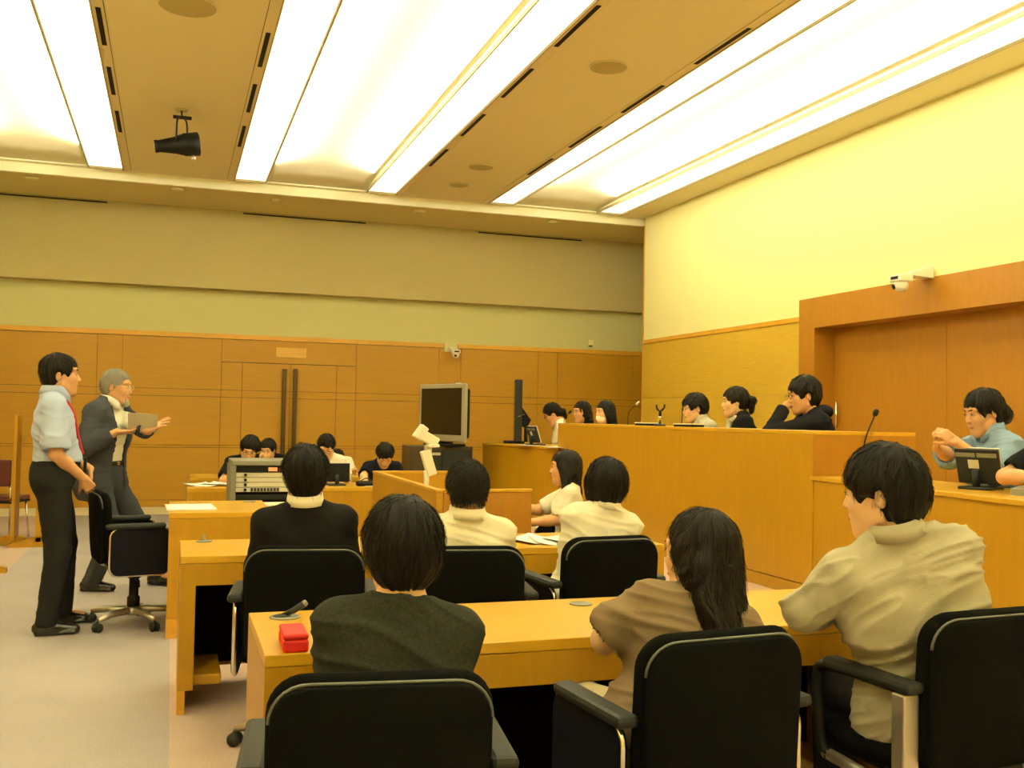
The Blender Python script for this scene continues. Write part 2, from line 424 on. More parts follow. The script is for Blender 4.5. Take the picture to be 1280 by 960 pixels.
def person(name, label, P):
    """builds one person; P holds pose, clothes and hair. All coordinates are local to an Empty on the floor under the pelvis."""
    S = P.get('S', 1.); yaw = rad(P['yaw']); floor = P.get('floor', 0.)
    seated = P.get('seated', True); hip = P.get('hip', .56 if seated else .93*S)
    T = rz(rad(P.get('twist', 0))) @ rx(-rad(P.get('lean', 0))) @ ry(rad(P.get('side', 0)))
    H = rz(rad(P.get('hy', 0))) @ rx(-rad(P.get('hp', 0))) @ ry(rad(P.get('hr', 0)))
    head_w = np.array(P['head'], float)                 # world position of the middle of the skull
    Rw = rz(yaw)
    sg = P.get('build', 1.)
    tl = 1.
    for it in range(3):                                  # torso length solved so that the head sits at its height
        up = lambda x, y, z: np.array([0, 0, hip])+T@(np.array([x*S, y*S, z*S*tl]))
        nb = up(0, -.005, .47)
        hc = nb+T@(np.array([0, .012, .055])*S)+H@(np.array([0, .018, .075])*S)
        err = (head_w[2]-floor)-hc[2]
        tl += err/(.47*S*max(T[2, 2], .3))
    tl = min(max(tl, .78), 1.25)
    if 'seat' in P:                                      # the pelvis stays on its chair; the spine leans towards the head
        org = np.array(P['seat'], float)[:2]; h = Rw.T@(head_w-np.array([org[0], org[1], floor]))
        v = h-H@(np.array([0, .018, .075])*S)-np.array([0, 0, hip])
        ln, sd_ = math.atan2(v[1], v[2]), math.atan2(v[0], math.hypot(v[1], v[2]))
        T = rz(0) @ rx(-ln) @ ry(sd_); L = np.linalg.norm(v); tl = (L-.055*S)/(.47*S)
        tw = rad(P.get('twist', 0)); T = T @ rz(tw); tl = min(max(tl, .75), 1.3)
        up = lambda x, y, z: np.array([0, 0, hip])+T@(np.array([x*S, y*S, z*S*tl])); nb = up(0, -.005, .47); hc = h
    hc[2] = head_w[2]-floor if abs(hc[2]-(head_w[2]-floor)) < .02 else hc[2]
    if 'seat' not in P: org = head_w[:2]-(Rw@hc)[:2]
    root = thing(name, label, 'person', (org[0], org[1], floor), yaw, P.get('group'))
    loc = lambda wpt: Rw.T@(np.array(wpt, float)-np.array([org[0], org[1], floor]))
    pel = np.array([0, 0, hip])
    sw = P.get('sw', .150)*S                             # half distance between shoulder joints
    shR, shL = up(sw/S, -.01, .405), up(-sw/S, -.01, .405)
    # ---- arms
    A = {}
    for q, sh in ((1, shR), (-1, shL)):
        a = P.get('armR' if q > 0 else 'armL', {})
        if 'w' in a: t = loc(a['w'])
        else: t = np.array(a.get('l', (q*.16, .34, hip+.19 if seated else hip-.1)), float)
        hint = a.get('hint', (q*.28, -.35, -1)); l1, l2 = .275*S, .245*S
        if 'e' in a:
            e = loc(a['e']); v = e-sh; e = sh+v*min(1, .35*S/np.linalg.norm(v)) if np.linalg.norm(v) > .35*S else e
            v = t-e; t = e+nrm(v)*.245*S
        else: e, t = ik(sh, t, l1, l2, hint)
        fd = nrm(t-e)
        hd = nrm(np.array(a['hd'], float)) if 'hd' in a else fd
        if 'hdw' in a: hd = nrm(Rw.T@np.array(a['hdw'], float))
        pn = a.get('pn', (0, 0, -1))
        if 'pnw' in a: pn = Rw.T@np.array(a['pnw'], float)
        A[q] = dict(sh=sh, e=e, w=t, hd=hd, pn=pn, **{k: a[k] for k in ('curl', 'spread', 'thumb', 'curls') if k in a})
    # ---- legs
    G = {}
    for q in (1, -1):
        l = P.get('legR' if q > 0 else 'legL', {})
        hj = pel+np.array([q*.085*S, 0, -.02])
        if seated:
            kn = np.array(l.get('knee', (q*.12, .40*S, hip-.05))); an = np.array(l.get('ankle', (q*.12, .40*S, .09)))
        else:
            an = loc((*l['foot'], floor+.08)) if 'foot' in l else np.array([q*.09, 0, .08])
            kn, an = ik(hj, an, .43*S, .42*S, l.get('hint', (q*.1, 1, 0)))
        ta = rad(l.get('toe', 0)); td = np.array([-math.sin(ta), math.cos(ta), 0])
        G[q] = (hj, kn, an, td)
    # ---- skin
    dz = {}
    def torso(s, off=0., k=.05, chest=1.):
        def c(x, y, z, r, r2=None):
            s.cap(up(-x, y, z), up(x, y, z), (r*sg+off/S)*S, k=k)
        c(.070*sg, -.010, -.015, .100); c(.060*sg, .0, .08, .092); c(.055*sg, .0, .16, .090)
        c(.075*sg, .0, .26, .095*chest); c(.088*sg, -.005, .34, .085)
        s.cap(up(-sw/S*.86, -.012, .395), up(sw/S*.86, -.012, .395), (.050+off/S)*S, k=k)
        for q in (-1, 1): s.cap(up(q*.035, -.012, .455), up(q*sw/S*.95, -.012, .408), (.042+off/S)*S, (.043+off/S)*S, k=k)
        if off > 0: s.cap(up(0, -.014, .36), up(0, -.012, .462), .058*S*P.get('neck', 1)+off, k=k)
        if P.get('female'):
            for q in (-1, 1): s.ell(up(q*.062, .070, .275), np.array([.048, .038, .050])*S+off, T, k=.04)
        if P.get('belly'): s.ell(up(0, .05, .09), np.array([.11, .09, .12])*S+off, T, k=.06)
    lowlegs = not P.get('nolegs')
    B = SDF(); torso(B, k=.028)
    B.cap(nb+T@np.array([0, -.005, -.03]), hc+H@(np.array([0, -.022, -.055])*S), .058*S*P.get('neck', 1), .054*S*P.get('neck', 1), k=.03)
    if not P.get('female'): B.ell(nb+T@(np.array([0, .05, .045])*S), np.array([.012, .012, .014])*S, T, k=.015)
    head_ops(B, hc, H, S, P.get('jaw', .9 if P.get('female') else 1.))
    for q in (1, -1):
        a = A[q]
        B.cap(a['sh'], a['e'], .043*S, .037*S, k=.03); B.cap(a['e'], a['e']+(a['w']-a['e'])*.35, .038*S, .037*S, k=.02)
        B.cap(a['e']+(a['w']-a['e'])*.3, a['w'], .037*S, .026*S, k=.02)
        hs = .92*S if P.get('female') else S
        hand(B, a['w'], a['hd'], a['pn'], q, a.get('curl', .35), a.get('spread', .15), hs, a.get('thumb', .6), a.get('curls'))
        hj, kn, an, td = G[q]
        if lowlegs:
            B.cap(hj, kn, .078*S, .055*S, k=.04); B.cap(kn, kn+(an-kn)*.35, .054*S, .053*S, k=.03); B.cap(kn+(an-kn)*.3, an, .053*S, .038*S, k=.03)
            B.cap(an+td*-.02+np.array([0, 0, -.035]), an+td*.13+np.array([0, 0, -.05]), .034, .026, k=.02)
        else: B.cap(hj, kn, .078*S, .055*S, k=.04)
    fh, hh = P.get('hf', .0048), P.get('hh', .005)
    boxes = [(hc-np.array([.13, .14, .15])*S, hc+np.array([.13, .14, .14])*S, fh)]
    for q in (1, -1):
        a = A[q]
        if not a.get('hide') and not P.get('hidehands'):
            pts = np.array([a['w'], a['w']+a['hd']*.19*S, a['w']+np.array(a['pn'])*.07]); boxes.append((pts.min(0)-.075, pts.max(0)+.075, hh))
        m = np.array([a['e'], a['w']]); boxes.append((m.min(0)-.05, m.max(0)+.05, .008)) if P.get('bare') else None
    Vs, Qs, off = [], [], 0
    def add(V, Q):
        nonlocal off
        Vs.append(V); Qs.append(Q+off); off += len(V)
    ch = P.get('ch', .020)
    V, Q = nets(*B.grid(ch)); cen = V[Q].mean(1); keep = np.ones(len(Q), bool)
    for lo, hi, h in boxes: keep &= ~((cen > lo+ch*1.2) & (cen < hi-ch*1.2)).all(1)
    add(V, Q[keep])
    for i, (lo, hi, h) in enumerate(boxes):
        V, Q = nets(*B.grid(h, lo, hi)); cen = V[Q].mean(1); keep = np.ones(len(Q), bool)
        for j, (l2, h2, hh2) in enumerate(boxes):
            if j != i and (hh2 < h or (hh2 == h and j < i)): keep &= ~((cen > l2+h*1.2) & (cen < h2-h*1.2)).all(1)
        add(V, Q[keep])
    body = mesh_from('body', np.concatenate(Vs), np.concatenate(Qs), P.get('skin', SKIN), root)
    # ---- garment helpers
    def folds(V, amp, seed, f=9., dirn=None):
        x, y, z = V.T
        wx = vnoise(x*4, y*4, z*4, seed)*.9
        if dirn is None: dirn = (.25, .1, 1.)
        u = x*dirn[0]+y*dirn[1]+z*dirn[2]
        a = 1-np.abs(vnoise((u*f*1.6+wx), x*f*.32+7, y*f*.32, seed+1))
        b = vnoise(x*f*.8, y*f*.8, z*f*1.3, seed+2)
        a2 = 1-np.abs(vnoise((u*f*3.1+wx*1.5+5), x*f*.7-3, y*f*.7, seed+7))
        return (a*a*a*1.0+b*.45+a2**4*.55-.5)*amp
    def cloth(s, h, m, nm, amp=.006, seed=1, f=9., dirn=None, zone=None):
        V, Q = nets(*s.grid(h))
        if len(V) == 0: return None
        # vertex normals
        n = np.cross(V[Q[:, 2]]-V[Q[:, 0]], V[Q[:, 3]]-V[Q[:, 1]]); N = np.zeros_like(V)
        for k in range(4): np.add.at(N, Q[:, k], n)
        N /= np.linalg.norm(N, axis=1)[:, None]+1e-9
        if amp:
            d = folds(V, amp, seed, f, dirn)
            if zone is not None: d = d*zone(V)
            V = V+N*d[:, None]
        o = mesh_from(nm, V, Q, m, root); P['last'] = (V, Q); return o
    g = P.get('gh', .008)
    # ---- trousers
    if lowlegs or P.get('trousers', True):
        s = SDF(); t_off = .014
        s.cap(up(-.07*sg, -.01, -.015), up(.07*sg, -.01, -.015), .102*sg*S+t_off, k=.05)
        if not seated:
            s.cap(up(-.06*sg, 0, .06), up(.06*sg, 0, .06), .094*sg*S+t_off, k=.04)
            if P.get('belly'): s.ell(up(0, .05, .07), np.array([.11, .088, .12])*S+t_off, T, k=.05)
        for q in (1, -1):
            hj, kn, an, td = G[q]
            s.cap(hj, kn, .084*S+t_off, .060*S+t_off, k=.035)
            if lowlegs:
                s.cap(kn, an+np.array([0, 0, -.02]), .058*S+t_off, .050*S+t_off, k=.02)
        if not seated: s.plane(up(0, 0, .105), T@np.array([0, 0, 1.]))
        if lowlegs: s.plane((0, 0, .055), (0, 0, -1))
        cloth(s, max(g, .011), P.get('pmat', TROUSER), P.get('pname', 'trousers'), .005, P.get('seed', 1)+5, 7., (.1, .3, 1.) if not seated else (.3, 1., .2))
    if P.get('belt'):
        s = SDF(); z0 = up(0, 0, .09)
        s.cap(up(-.06*sg, 0, .09), up(.06*sg, 0, .09), .094*sg*S+.020, k=.02)
        s.plane(up(0, 0, .107), T@np.array([0, 0, 1.])); s.plane(up(0, 0, .075), T@np.array([0, 0, -1.]))
        cloth(s, .008, BLACK, 'belt', 0)
        bq = up(0, .094*sg+.022/S, .091)
        bm = bmesh.new(); bx(bm, -.02, .02, -.004, .006, -.014, .014, .003, 0, Matrix.Translation(Vector(bq))); obj('belt_buckle', bm, CHROME, root)
    # ---- shoes
    if lowlegs:
        for q in (1, -1):
            hj, kn, an, td = G[q]; f0 = np.array([an[0], an[1], 0.])
            s = SDF(); s.cap(f0-td*.045+[0, 0, .045], f0+td*.03+[0, 0, .05], .040, .040, k=.03)
            s.cap(f0+td*.03+[0, 0, .045], f0+td*.165+[0, 0, .030], .040, .030, k=.03)
            s.plane((0, 0, .004), (0, 0, -1)); s.box(f0+td*.05+[0, 0, .012], (.037, .115, .006), rz(math.atan2(-td[0], td[1])), .004, k=.004)
            sdf_obj('shoe', s, .010, BLACKSHOE, root)
    # ---- top
    top = P.get('top', 'short'); tm = P['tmat']; to = P.get('toff', .012)
    s = SDF(); drop = P.get('hem', -.10 if seated else .08)
    fr = {'short': .78, 'half': 1.12, 'long': 2.0}[top]*P.get('sleeve', 1.)
    def sleeves(s, to, fr, ex):
        for q in (1, -1):
            a = A[q]; u = min(fr, 1.); e1 = a['sh']+(a['e']-a['sh'])*u
            s.cap(a['sh'], e1, .045*S+to, (.044*S+to+ex) if fr < 1.2 else .040*S+to, k=.035)
            if fr > 1:
                lo_ = fr < 1.3; Lf = np.linalg.norm(a['w']-a['e']); v = min(fr-1, .97)-(0 if lo_ else (.030*S+to)*.85/Lf); e2 = a['e']+(a['w']-a['e'])*v
                s.cap(a['e'], e2, .040*S+to+(ex if lo_ else 0), (.037-.008*v)*S+to+(ex if lo_ else .001), k=.02)
                dd = nrm(a['w']-a['e']); r1 = (.037-.008*v)*S+to+(ex if lo_ else .001)
                s.cap(e2+dd*.004+dd*r1*.6, e2+dd*(r1+.03), r1*.86, r1*1.25, k=.003, mode='-')
            else:
                dd = nrm(a['e']-a['sh']); r1 = .044*S+to+ex
                s.cap(e1+dd*r1*.6, e1+dd*(r1+.03), r1*.86, r1*1.25, k=.003, mode='-')
    sleeves(s, to, fr, P.get('sloose', .010))
    torso(s, to, k=.028, chest=P.get('chest', 1.05))
    if drop < -.02: s.cap(up(-.072*sg, 0, -.03), up(.072*sg, 0, -.03), .104*sg*S+to+.004, k=.05)
    if not P.get('noneck'):
        nr = P.get('neckr', .062)*S
        nu = P.get('necku', 0.)
        s.cap(nb+T@(np.array([0, .010, nu+.040])*S), nb+T@(np.array([0, .03, .17])*S), nr, nr*1.25, k=.006, mode='-')
        s.cap(nb+T@(np.array([0, .055, nu+.012])*S), nb+T@(np.array([0, .10, .10])*S), nr*.8, nr, k=.006, mode='-')
        if P.get('vneck'): s.cap(nb+T@(np.array([0, .07, .03])*S), nb+T@(np.array([0, .13, -P['vneck']])*S), .035, .012, k=.008, mode='-')
    s.plane(up(0, 0, drop), T@np.array([0, 0, -1.]))
    amp = P.get('fold', .006)
    cloth(s, g, tm, P.get('tname', 'shirt'), amp, P.get('seed', 1), P.get('ffreq', 9.), P.get('fdir'))
    P['shirtVQ'] = P.get('last')
    if P.get('jacket'):
        jm = P['jacket']; jo = .030
        def jbase(o_):
            s = SDF(); sleeves(s, o_, 1.93, .0); torso(s, o_, chest=1.05); s.cap(up(-.085, 0, -.06), up(.085, 0, -.06), .112*S+o_, k=.06)
            s.cap(nb+T@(np.array([0, .03, .030])*S), nb+T@(np.array([0, .06, .16])*S), .068*S, .09*S, k=.006, mode='-')
            for zc, hw, hz in ((.47, .075, .10), (.36, .066, .09), (.25, .056, .09), (.12, .062, .12), (-.05, .085, .12)): s.box(up(0, .20, zc), (hw*S, .17*S, hz*S), T, .01, k=.02, mode='-')
            s.plane(up(0, 0, -.155), T@np.array([0, 0, -1.])); return s
        cloth(jbase(jo), g, jm, 'jacket', .007, 5, 7.)
        s2 = jbase(jo+.007)
        def lim(F, X, Y, Z):
            c = up(0, .12, .33); R = T; px, py_, pz = X-c[0], Y-c[1], Z-c[2]
            x_ = np.abs(R[0, 0]*px+R[1, 0]*py_+R[2, 0]*pz); y_ = R[0, 1]*px+R[1, 1]*py_+R[2, 1]*pz; z_ = R[0, 2]*px+R[1, 2]*py_+R[2, 2]*pz
            return np.maximum(F, np.maximum(np.maximum(x_-(.085+.22*(z_+.02)).clip(.06, .125), -(y_+.10)), np.maximum(-(z_+.16), z_-.16))).astype(np.float32)
        s2.fn(lim); cloth(s2, g, jm, 'lapel', 0)
    # ---- collar
    if P.get('collar'):
        cm = P.get('cmat', tm); bm = bmesh.new(); n = 28; rings = []
        cR = np.array([.064, .070])*S*P.get('neck', 1)
        for k in range(n+1):
            a = PI/2+.22+(2*PI-.44)*k/n          # opening at the front
            ca, sa = math.cos(a), math.sin(a); fr_ = max(0, sa)
            base = nb+T@(np.array([ca*cR[0]*1.1, sa*cR[1]*1.1+.006, .014-.036*fr_**2])*S)
            topp = nb+T@(np.array([ca*cR[0]*1.04, sa*cR[1]*1.04+.010, P.get('colh', .060)-.040*fr_**2])*S)
            outr = nb+T@(np.array([ca*cR[0]*1.25, sa*cR[1]*1.25+.002, .016-.060*fr_**1.5])*S)
            rings.append([bm.verts.new(v) for v in (base, topp+(topp-base)*.0, topp+T@np.array([ca*.005, sa*.005, .002]), outr)])
        for a_, b_ in zip(rings, rings[1:]):
            for k in range(3): bm.faces.new((a_[k], a_[k+1], b_[k+1], b_[k])).smooth = True
        co = obj('collar', bm, cm, root); md = co.modifiers.new('t', 'SOLIDIFY'); md.thickness = .0025
    # ---- hair
    hs = P.get('hair', 'short'); hairm = P.get('hmat', HAIR)
    Pt = lambda x, y, z: hc+H@(np.array([x, y, z])*S)
    r_ = lambda *v: np.array(v)*S
    s = SDF(); hv = P.get('hvol', 1.)
    s.ell(Pt(0, -.016, .034), r_(.085*hv, .104*hv, .096*hv), H, k=.02)
    fringe = P.get('fringe', .045)
    if hs in ('short', 'shortback'):
        s.ell(Pt(0, -.045, -.015), r_(.076*hv, .068*hv, .085), H, k=.03)
        for q in (-1, 1): s.ell(Pt(q*.062*hv, -.005, .02), r_(.026, .055, .055), H, k=.02)
    elif hs == 'grey':
        s.ell(Pt(0, -.045, -.01), r_(.074, .066, .08), H, k=.03)
    elif hs == 'bob':
        s.ell(Pt(0, -.030, -.015), r_(.092*hv, .090*hv, .105), H, k=.04)
        for q in (-1, 1): s.ell(Pt(q*.066, .012, -.03), r_(.030, .048, .075), H, k=.03)
    elif hs == 'long':
        s.ell(Pt(0, -.035, -.02), r_(.086, .083, .10), H, k=.04)
        L = P.get('hlen', .30); dd = T@np.array([0, -.15, -1.]); dd = nrm(P.get('hdir', dd))
        p0 = Pt(0, -.045, -.05); wv = P.get('hw', .045)
        for q in (-1, 0, 1):
            X_ = (H@np.array([1., 0, 0]))*q*wv
            s.cap(p0+X_, p0+X_*1.25+dd*L*.6, .052*S, .045*S, k=.04); s.cap(p0+X_*1.25+dd*L*.6, p0+X_*1.2+dd*L, .045*S, .018*S, k=.03)
        if P.get('hsides', 1):
            for q in (-1, 1): s.cap(Pt(q*.066, .01, .0), Pt(q*.075, -.01, -.13), .026*S, .022*S, k=.03)
    elif hs in ('pony', 'bun', 'lowbun', 'tie'):
        s.ell(Pt(0, -.035, -.010), r_(.078, .080, .088), H, k=.03)
        if hs == 'pony':
            s.cap(Pt(0, -.105, .03), Pt(0, -.150, .0), .022*S, .034*S, k=.02); s.cap(Pt(0, -.150, .0), Pt(0, -.135, -.10), .036*S, .022*S, k=.02)
        elif hs == 'lowbun':
            s.ell(Pt(0, -.125, -.045), r_(.045, .040, .055), H, k=.012)
        elif hs == 'tie':
            s.cap(Pt(0, -.10, -.0), Pt(0, -.125, -.05), .020*S, .030*S, k=.02); s.cap(Pt(0, -.125, -.05), Pt(0, -.12, -.13), .03*S, .014*S, k=.02)
    # carve the face and the neck
    if hs in ('short', 'shortback', 'grey'):
        s.ell(Pt(0, .105, -.055+(fringe-.045)), r_(.088, .088, .105), H, k=.012, mode='-')
        for q in (-1, 1): s.ell(Pt(q*.095, .022, -.060), r_(.045, .052, .062), H, k=.012, mode='-')
        for q in (-1, 1): s.ell(Pt(q*.098, -.012, -.020), r_(.032, .030, .038), H, k=.01, mode='-')
        s.box(Pt(0, -.02, P.get('nape', -.098)-.09), (.16, .16, .09), H @ rx(P.get('napea', -.15)), .001, k=.01, mode='-')
    else:
        s.ell(Pt(0, .105, -.060+(fringe-.045)), r_(.075 if hs != 'bob' else .068, .090, .110), H, k=.012, mode='-')
        if hs in ('pony', 'lowbun', 'tie'):
            for q in (-1, 1): s.ell(Pt(q*.095, .010, -.060), r_(.045, .055, .062), H, k=.012, mode='-')
            s.box(Pt(0, .05, -.165), (.16, .10, .09), H, .001, k=.01, mode='-')
        if hs in ('bob',): s.box(Pt(0, 0, -.205), (.2, .2, .09), H, .001, k=.02, mode='-')
        if hs == 'long': s.box(Pt(0, .14, -.22), (.2, .10, .13), H, .001, k=.02, mode='-')
    Hi = H.T; sd = P.get('seed', 1)
    cx, cy, cz = P.get('crown', (.0, -.05, .10))
    def sph(X, Y, Z):
        x, y, z = X-hc[0], Y-hc[1], Z-hc[2]
        a = (Hi[0, 0]*x+Hi[0, 1]*y+Hi[0, 2]*z)/S; b = (Hi[1, 0]*x+Hi[1, 1]*y+Hi[1, 2]*z)/S; c = (Hi[2, 0]*x+Hi[2, 1]*y+Hi[2, 2]*z)/S
        ph = np.arctan2(a-cx, b-cy); th = np.sqrt((a-cx)**2+(b-cy)**2+(c-cz)**2)
        return ph, th, c
    ra = P.get('rough', 1.)
    def strands(F, X, Y, Z):
        m = np.abs(F) < .035
        if not m.any(): return F
        XX, YY, ZZ = np.broadcast_arrays(X, Y, Z); ph, th, c = sph(XX[m], YY[m], ZZ[m])
        if hs == 'long': ph = np.where(c < -.03, ph*0+(XX[m]-hc[0])*9, ph)
        ph = ph+.35*vnoise(th*12, ph*1.5, 3., sd)
        cxp, syp = np.cos(ph), np.sin(ph)
        d = vnoise(cxp*5, syp*5, th*7, sd+3)*.0045+vnoise(cxp*13, syp*13, th*12, sd+4)*.0035
        d = d+np.where(c < .075, 1, 0)*np.clip(np.cos(ph)*2-.2, 0, 1)*vnoise(cxp*15, syp*15, 1.5, sd+9)*.006
        F = F.copy(); F[m] += (d*ra*S).astype(np.float32); return F
    s.fn(strands)
    if hs == 'long' or P.get('tips', 1):
        pass
    def hattr(V):
        ph, th, c = sph(V[:, 0], V[:, 1], V[:, 2])
        if hs == 'long':
            lx = ((V-hc)@H)[:, 0]/S; wgt = np.clip((-.02-c)/.05, 0, 1)
            return np.stack([np.cos(ph)*(1-wgt)*2+wgt*lx*30, np.sin(ph)*(1-wgt)*2, th*.6], 1)
        return np.stack([np.cos(ph)*2, np.sin(ph)*2, th*.6], 1)
    if P.get('hair_extra'): P['hair_extra'](s, Pt, r_, H)
    Fh, lo_h, h_h = s.grid(P.get('hairh', .005)); V, Q = nets(Fh, lo_h, h_h)
    ho = mesh_from('hair', V, Q, hairm, root, hattr(V))
    ns = P.get('nstr', 900)
    if ns:
        rs = np.random.RandomState(sd+5)
        G_ = np.gradient(Fh, h_h); shp = np.array(Fh.shape)
        def samp(p):
            i = np.clip(np.rint((p-lo_h)/h_h).astype(int), 0, shp-1); t_ = tuple(i.T)
            n = np.stack([g_[t_] for g_ in G_], 1); n /= np.linalg.norm(n, axis=1)[:, None]+1e-6
            return Fh[t_], n
        cr = Pt(cx, cy, cz); p = V[rs.randint(0, len(V), ns)].copy()
        if hs not in ('long',): 
            pass
        seg = P.get('sseg', 5); step = P.get('slen', .050)*S/seg; wd_ = P.get('swid', .0016); pts = []
        f0, n0 = samp(p); nose = H@np.array([0, 1., 0]); dwn = -(H@np.array([0, 0, 1.]))
        jit = rs.normal(0, .16*ra, (ns, 3)); lift = np.abs(rs.normal(0, .0014*ra, ns))+.0004
        for k in range(seg+1):
            f, n = samp(p)
            if k == 0: p = p-n*0
            pts.append(p+n*(lift*(1+k*P.get('liftk', .5)))[:, None])
            d = p-cr; lowz = ((p-hc)@H)[:, 2]
            if hs == 'long': d = d*np.clip((lowz+.04)/.05, 0, 1)[:, None]+dwn*.08*np.clip(-lowz/.04, 0, 1)[:, None]
            d = d/(np.linalg.norm(d, axis=1)[:, None]+1e-6)+jit*.9+dwn*.25
            under = np.clip(-(n@-dwn)*2-.5, 0, 1)[:, None]
            t_ = d-n*(d*n).sum(1)[:, None]*(1-under)
            if P.get('spiky'): t_ = t_+n*P['spiky']
            t_ /= np.linalg.norm(t_, axis=1)[:, None]+1e-6
            p = p+t_*step
            f, n = samp(p); p = p-n*(np.clip(f, -.01, .01)*.8)[:, None]*(1-under)*(0 if P.get('spiky') else 1)
        pts = np.array(pts); fe, _n = samp(pts[-1]); ok_ = fe < P.get('over', .005)*rs.exponential(1, ns)+h_h*.6
        if not P.get('spiky'): pts = pts[:, ok_]; ns = pts.shape[1]
        VV = []; side = rs.normal(0, 1, (ns, 3))
        for k in range(seg+1):
            t_ = pts[min(k+1, seg)]-pts[max(k-1, 0)]; sdv = np.cross(t_, side); sdv /= np.linalg.norm(sdv, axis=1)[:, None]+1e-9
            w_ = wd_*(1-.8*k/seg); VV += [pts[k]-sdv*w_, pts[k]+sdv*w_]
        VV = np.array(VV); QQ = []; idx = np.arange(ns)
        for k in range(seg): QQ.append(np.stack([2*k*ns+idx, (2*k+1)*ns+idx, (2*k+3)*ns+idx, (2*k+2)*ns+idx], 1))
        so = mesh_from('hair_strands', VV.reshape(-1, 3), np.concatenate(QQ), hairm, ho, hattr(VV.reshape(-1, 3))); so['kind'] = 'stuff'
    # ---- face details
    if P.get('face', True):
        def blob(nm, ops, m, h=.0028):
            q_ = SDF(); ops(q_); return sdf_obj(nm, q_, h, m, root)
        for q in (-1, 1):
            e = blob('eye', lambda z, q=q: z.ell(Pt(q*.031, .0820, .0035), r_(.0125, .0118, .0042), H), EYEWHITE)
            blob('iris', lambda z, q=q: z.ell(Pt(q*.031, .0900, .0035), r_(.0058, .0060, .0044), H), IRIS).parent = e
            blob('eyelid_line', lambda z, q=q: z.cap(Pt(q*.019, .0900, .0068), Pt(q*.031, .0940, .0088), .0018*S, k=.002).cap(Pt(q*.031, .0940, .0088), Pt(q*.046, .0865, .0065), .0018*S, k=.002), IRIS, .0016).parent = e
            blob('eyebrow', lambda z, q=q: z.cap(Pt(q*.014, .0940, .026), Pt(q*.034, .0905, .031), .0034*S, k=.002).cap(Pt(q*.034, .0905, .031), Pt(q*.049, .0775, .027), .0034*S, .0015*S, k=.002), P.get('brow', HAIR))
        if not P.get('mask'):
            blob('lips', lambda z: z.ell(Pt(0, .0880, -.0625), r_(.0190, .0108, .0032), H).ell(Pt(0, .0858, -.0725), r_(.0155, .0104, .0040), H), LIPS)
            if P.get('smile'): blob('teeth', lambda z: z.ell(Pt(0, .0905, -.0680), r_(.015, .0095, .0036), H), TEETH)
    if P.get('glasses'):
        gm = P.get('gmat', BLACK); bm = bmesh.new()
        for q in (-1, 1):
            c0 = Pt(q*.033, .104, .002); pts = [c0+H@(np.array([math.cos(a)*.024, 0, math.sin(a)*.016])*S) for a in np.linspace(0, 2*PI, 17)]
            tube(bm, pts, .0014, 5, cap=False)
            tube(bm, [Pt(q*.056, .102, .006), Pt(q*.074, .07, .008), Pt(q*.079, .0, .006), Pt(q*.080, -.02, -.004)], .0014, 5)
        tube(bm, [Pt(-.010, .105, .006), Pt(0, .108, .008), Pt(.010, .105, .006)], .0014, 5)
        obj('glasses', bm, gm, root)
    if P.get('mask'):
        q_ = SDF(); q_.ell(Pt(0, .042, -.062), r_(.062, .066, .058), H, k=.01); q_.plane(Pt(0, .02, 0), H@np.array([0, -1., 0])); q_.plane(Pt(0, 0, -.018), H@np.array([0, .15, 1.]))
        sdf_obj('face_mask', q_, .004, WHITECLOTH, root)
    if P.get('beard'):
        q_ = SDF(); q_.ell(Pt(0, .076, -.112), r_(.032, .028, .030), H, k=.01); q_.cap(Pt(-.024, .088, -.053), Pt(0, .093, -.048), .0065, k=.006); q_.cap(Pt(.024, .088, -.053), Pt(0, .093, -.048), .0065, k=.006)
        for t in (-1, 1): q_.cap(Pt(t*.028, .082, -.056), Pt(t*.024, .080, -.10), .0065, k=.006)
        sdf_obj('beard', q_, .0035, P['hmat'], root)
    P['out'] = dict(P=P, root=root, up=up, T=T, H=H, hc=hc, nb=nb, A=A, loc=loc, S=S, Pt=Pt, G=G, torso=torso, cloth=cloth, sw=sw)
    return P['out']

def debug_joints(P):
    o = P['out'] if 'out' in P else P
    Rw = rz(o['root'].rotation_euler.z); org = np.array(o['root'].location)
    for q in (1, -1):
        for k in ('sh', 'e', 'w'):
            v = Rw@o['A'][q][k]+org-C0; z = v@CF; print('J', q, k, round(640+1250.7*(v@CR)/z), round(480-1250.7*(v@CU)/z), 'd', round(z, 2), np.round(Rw@o['A'][q][k]+org, 2))

# ================================================================== the room
XL, XR, YN, YC, YB, ZC = -3.0, 6.33, -3.6, 12.85, 14.40, 4.28
ZS = 4.17                                               # soffit beyond the coffered ceiling

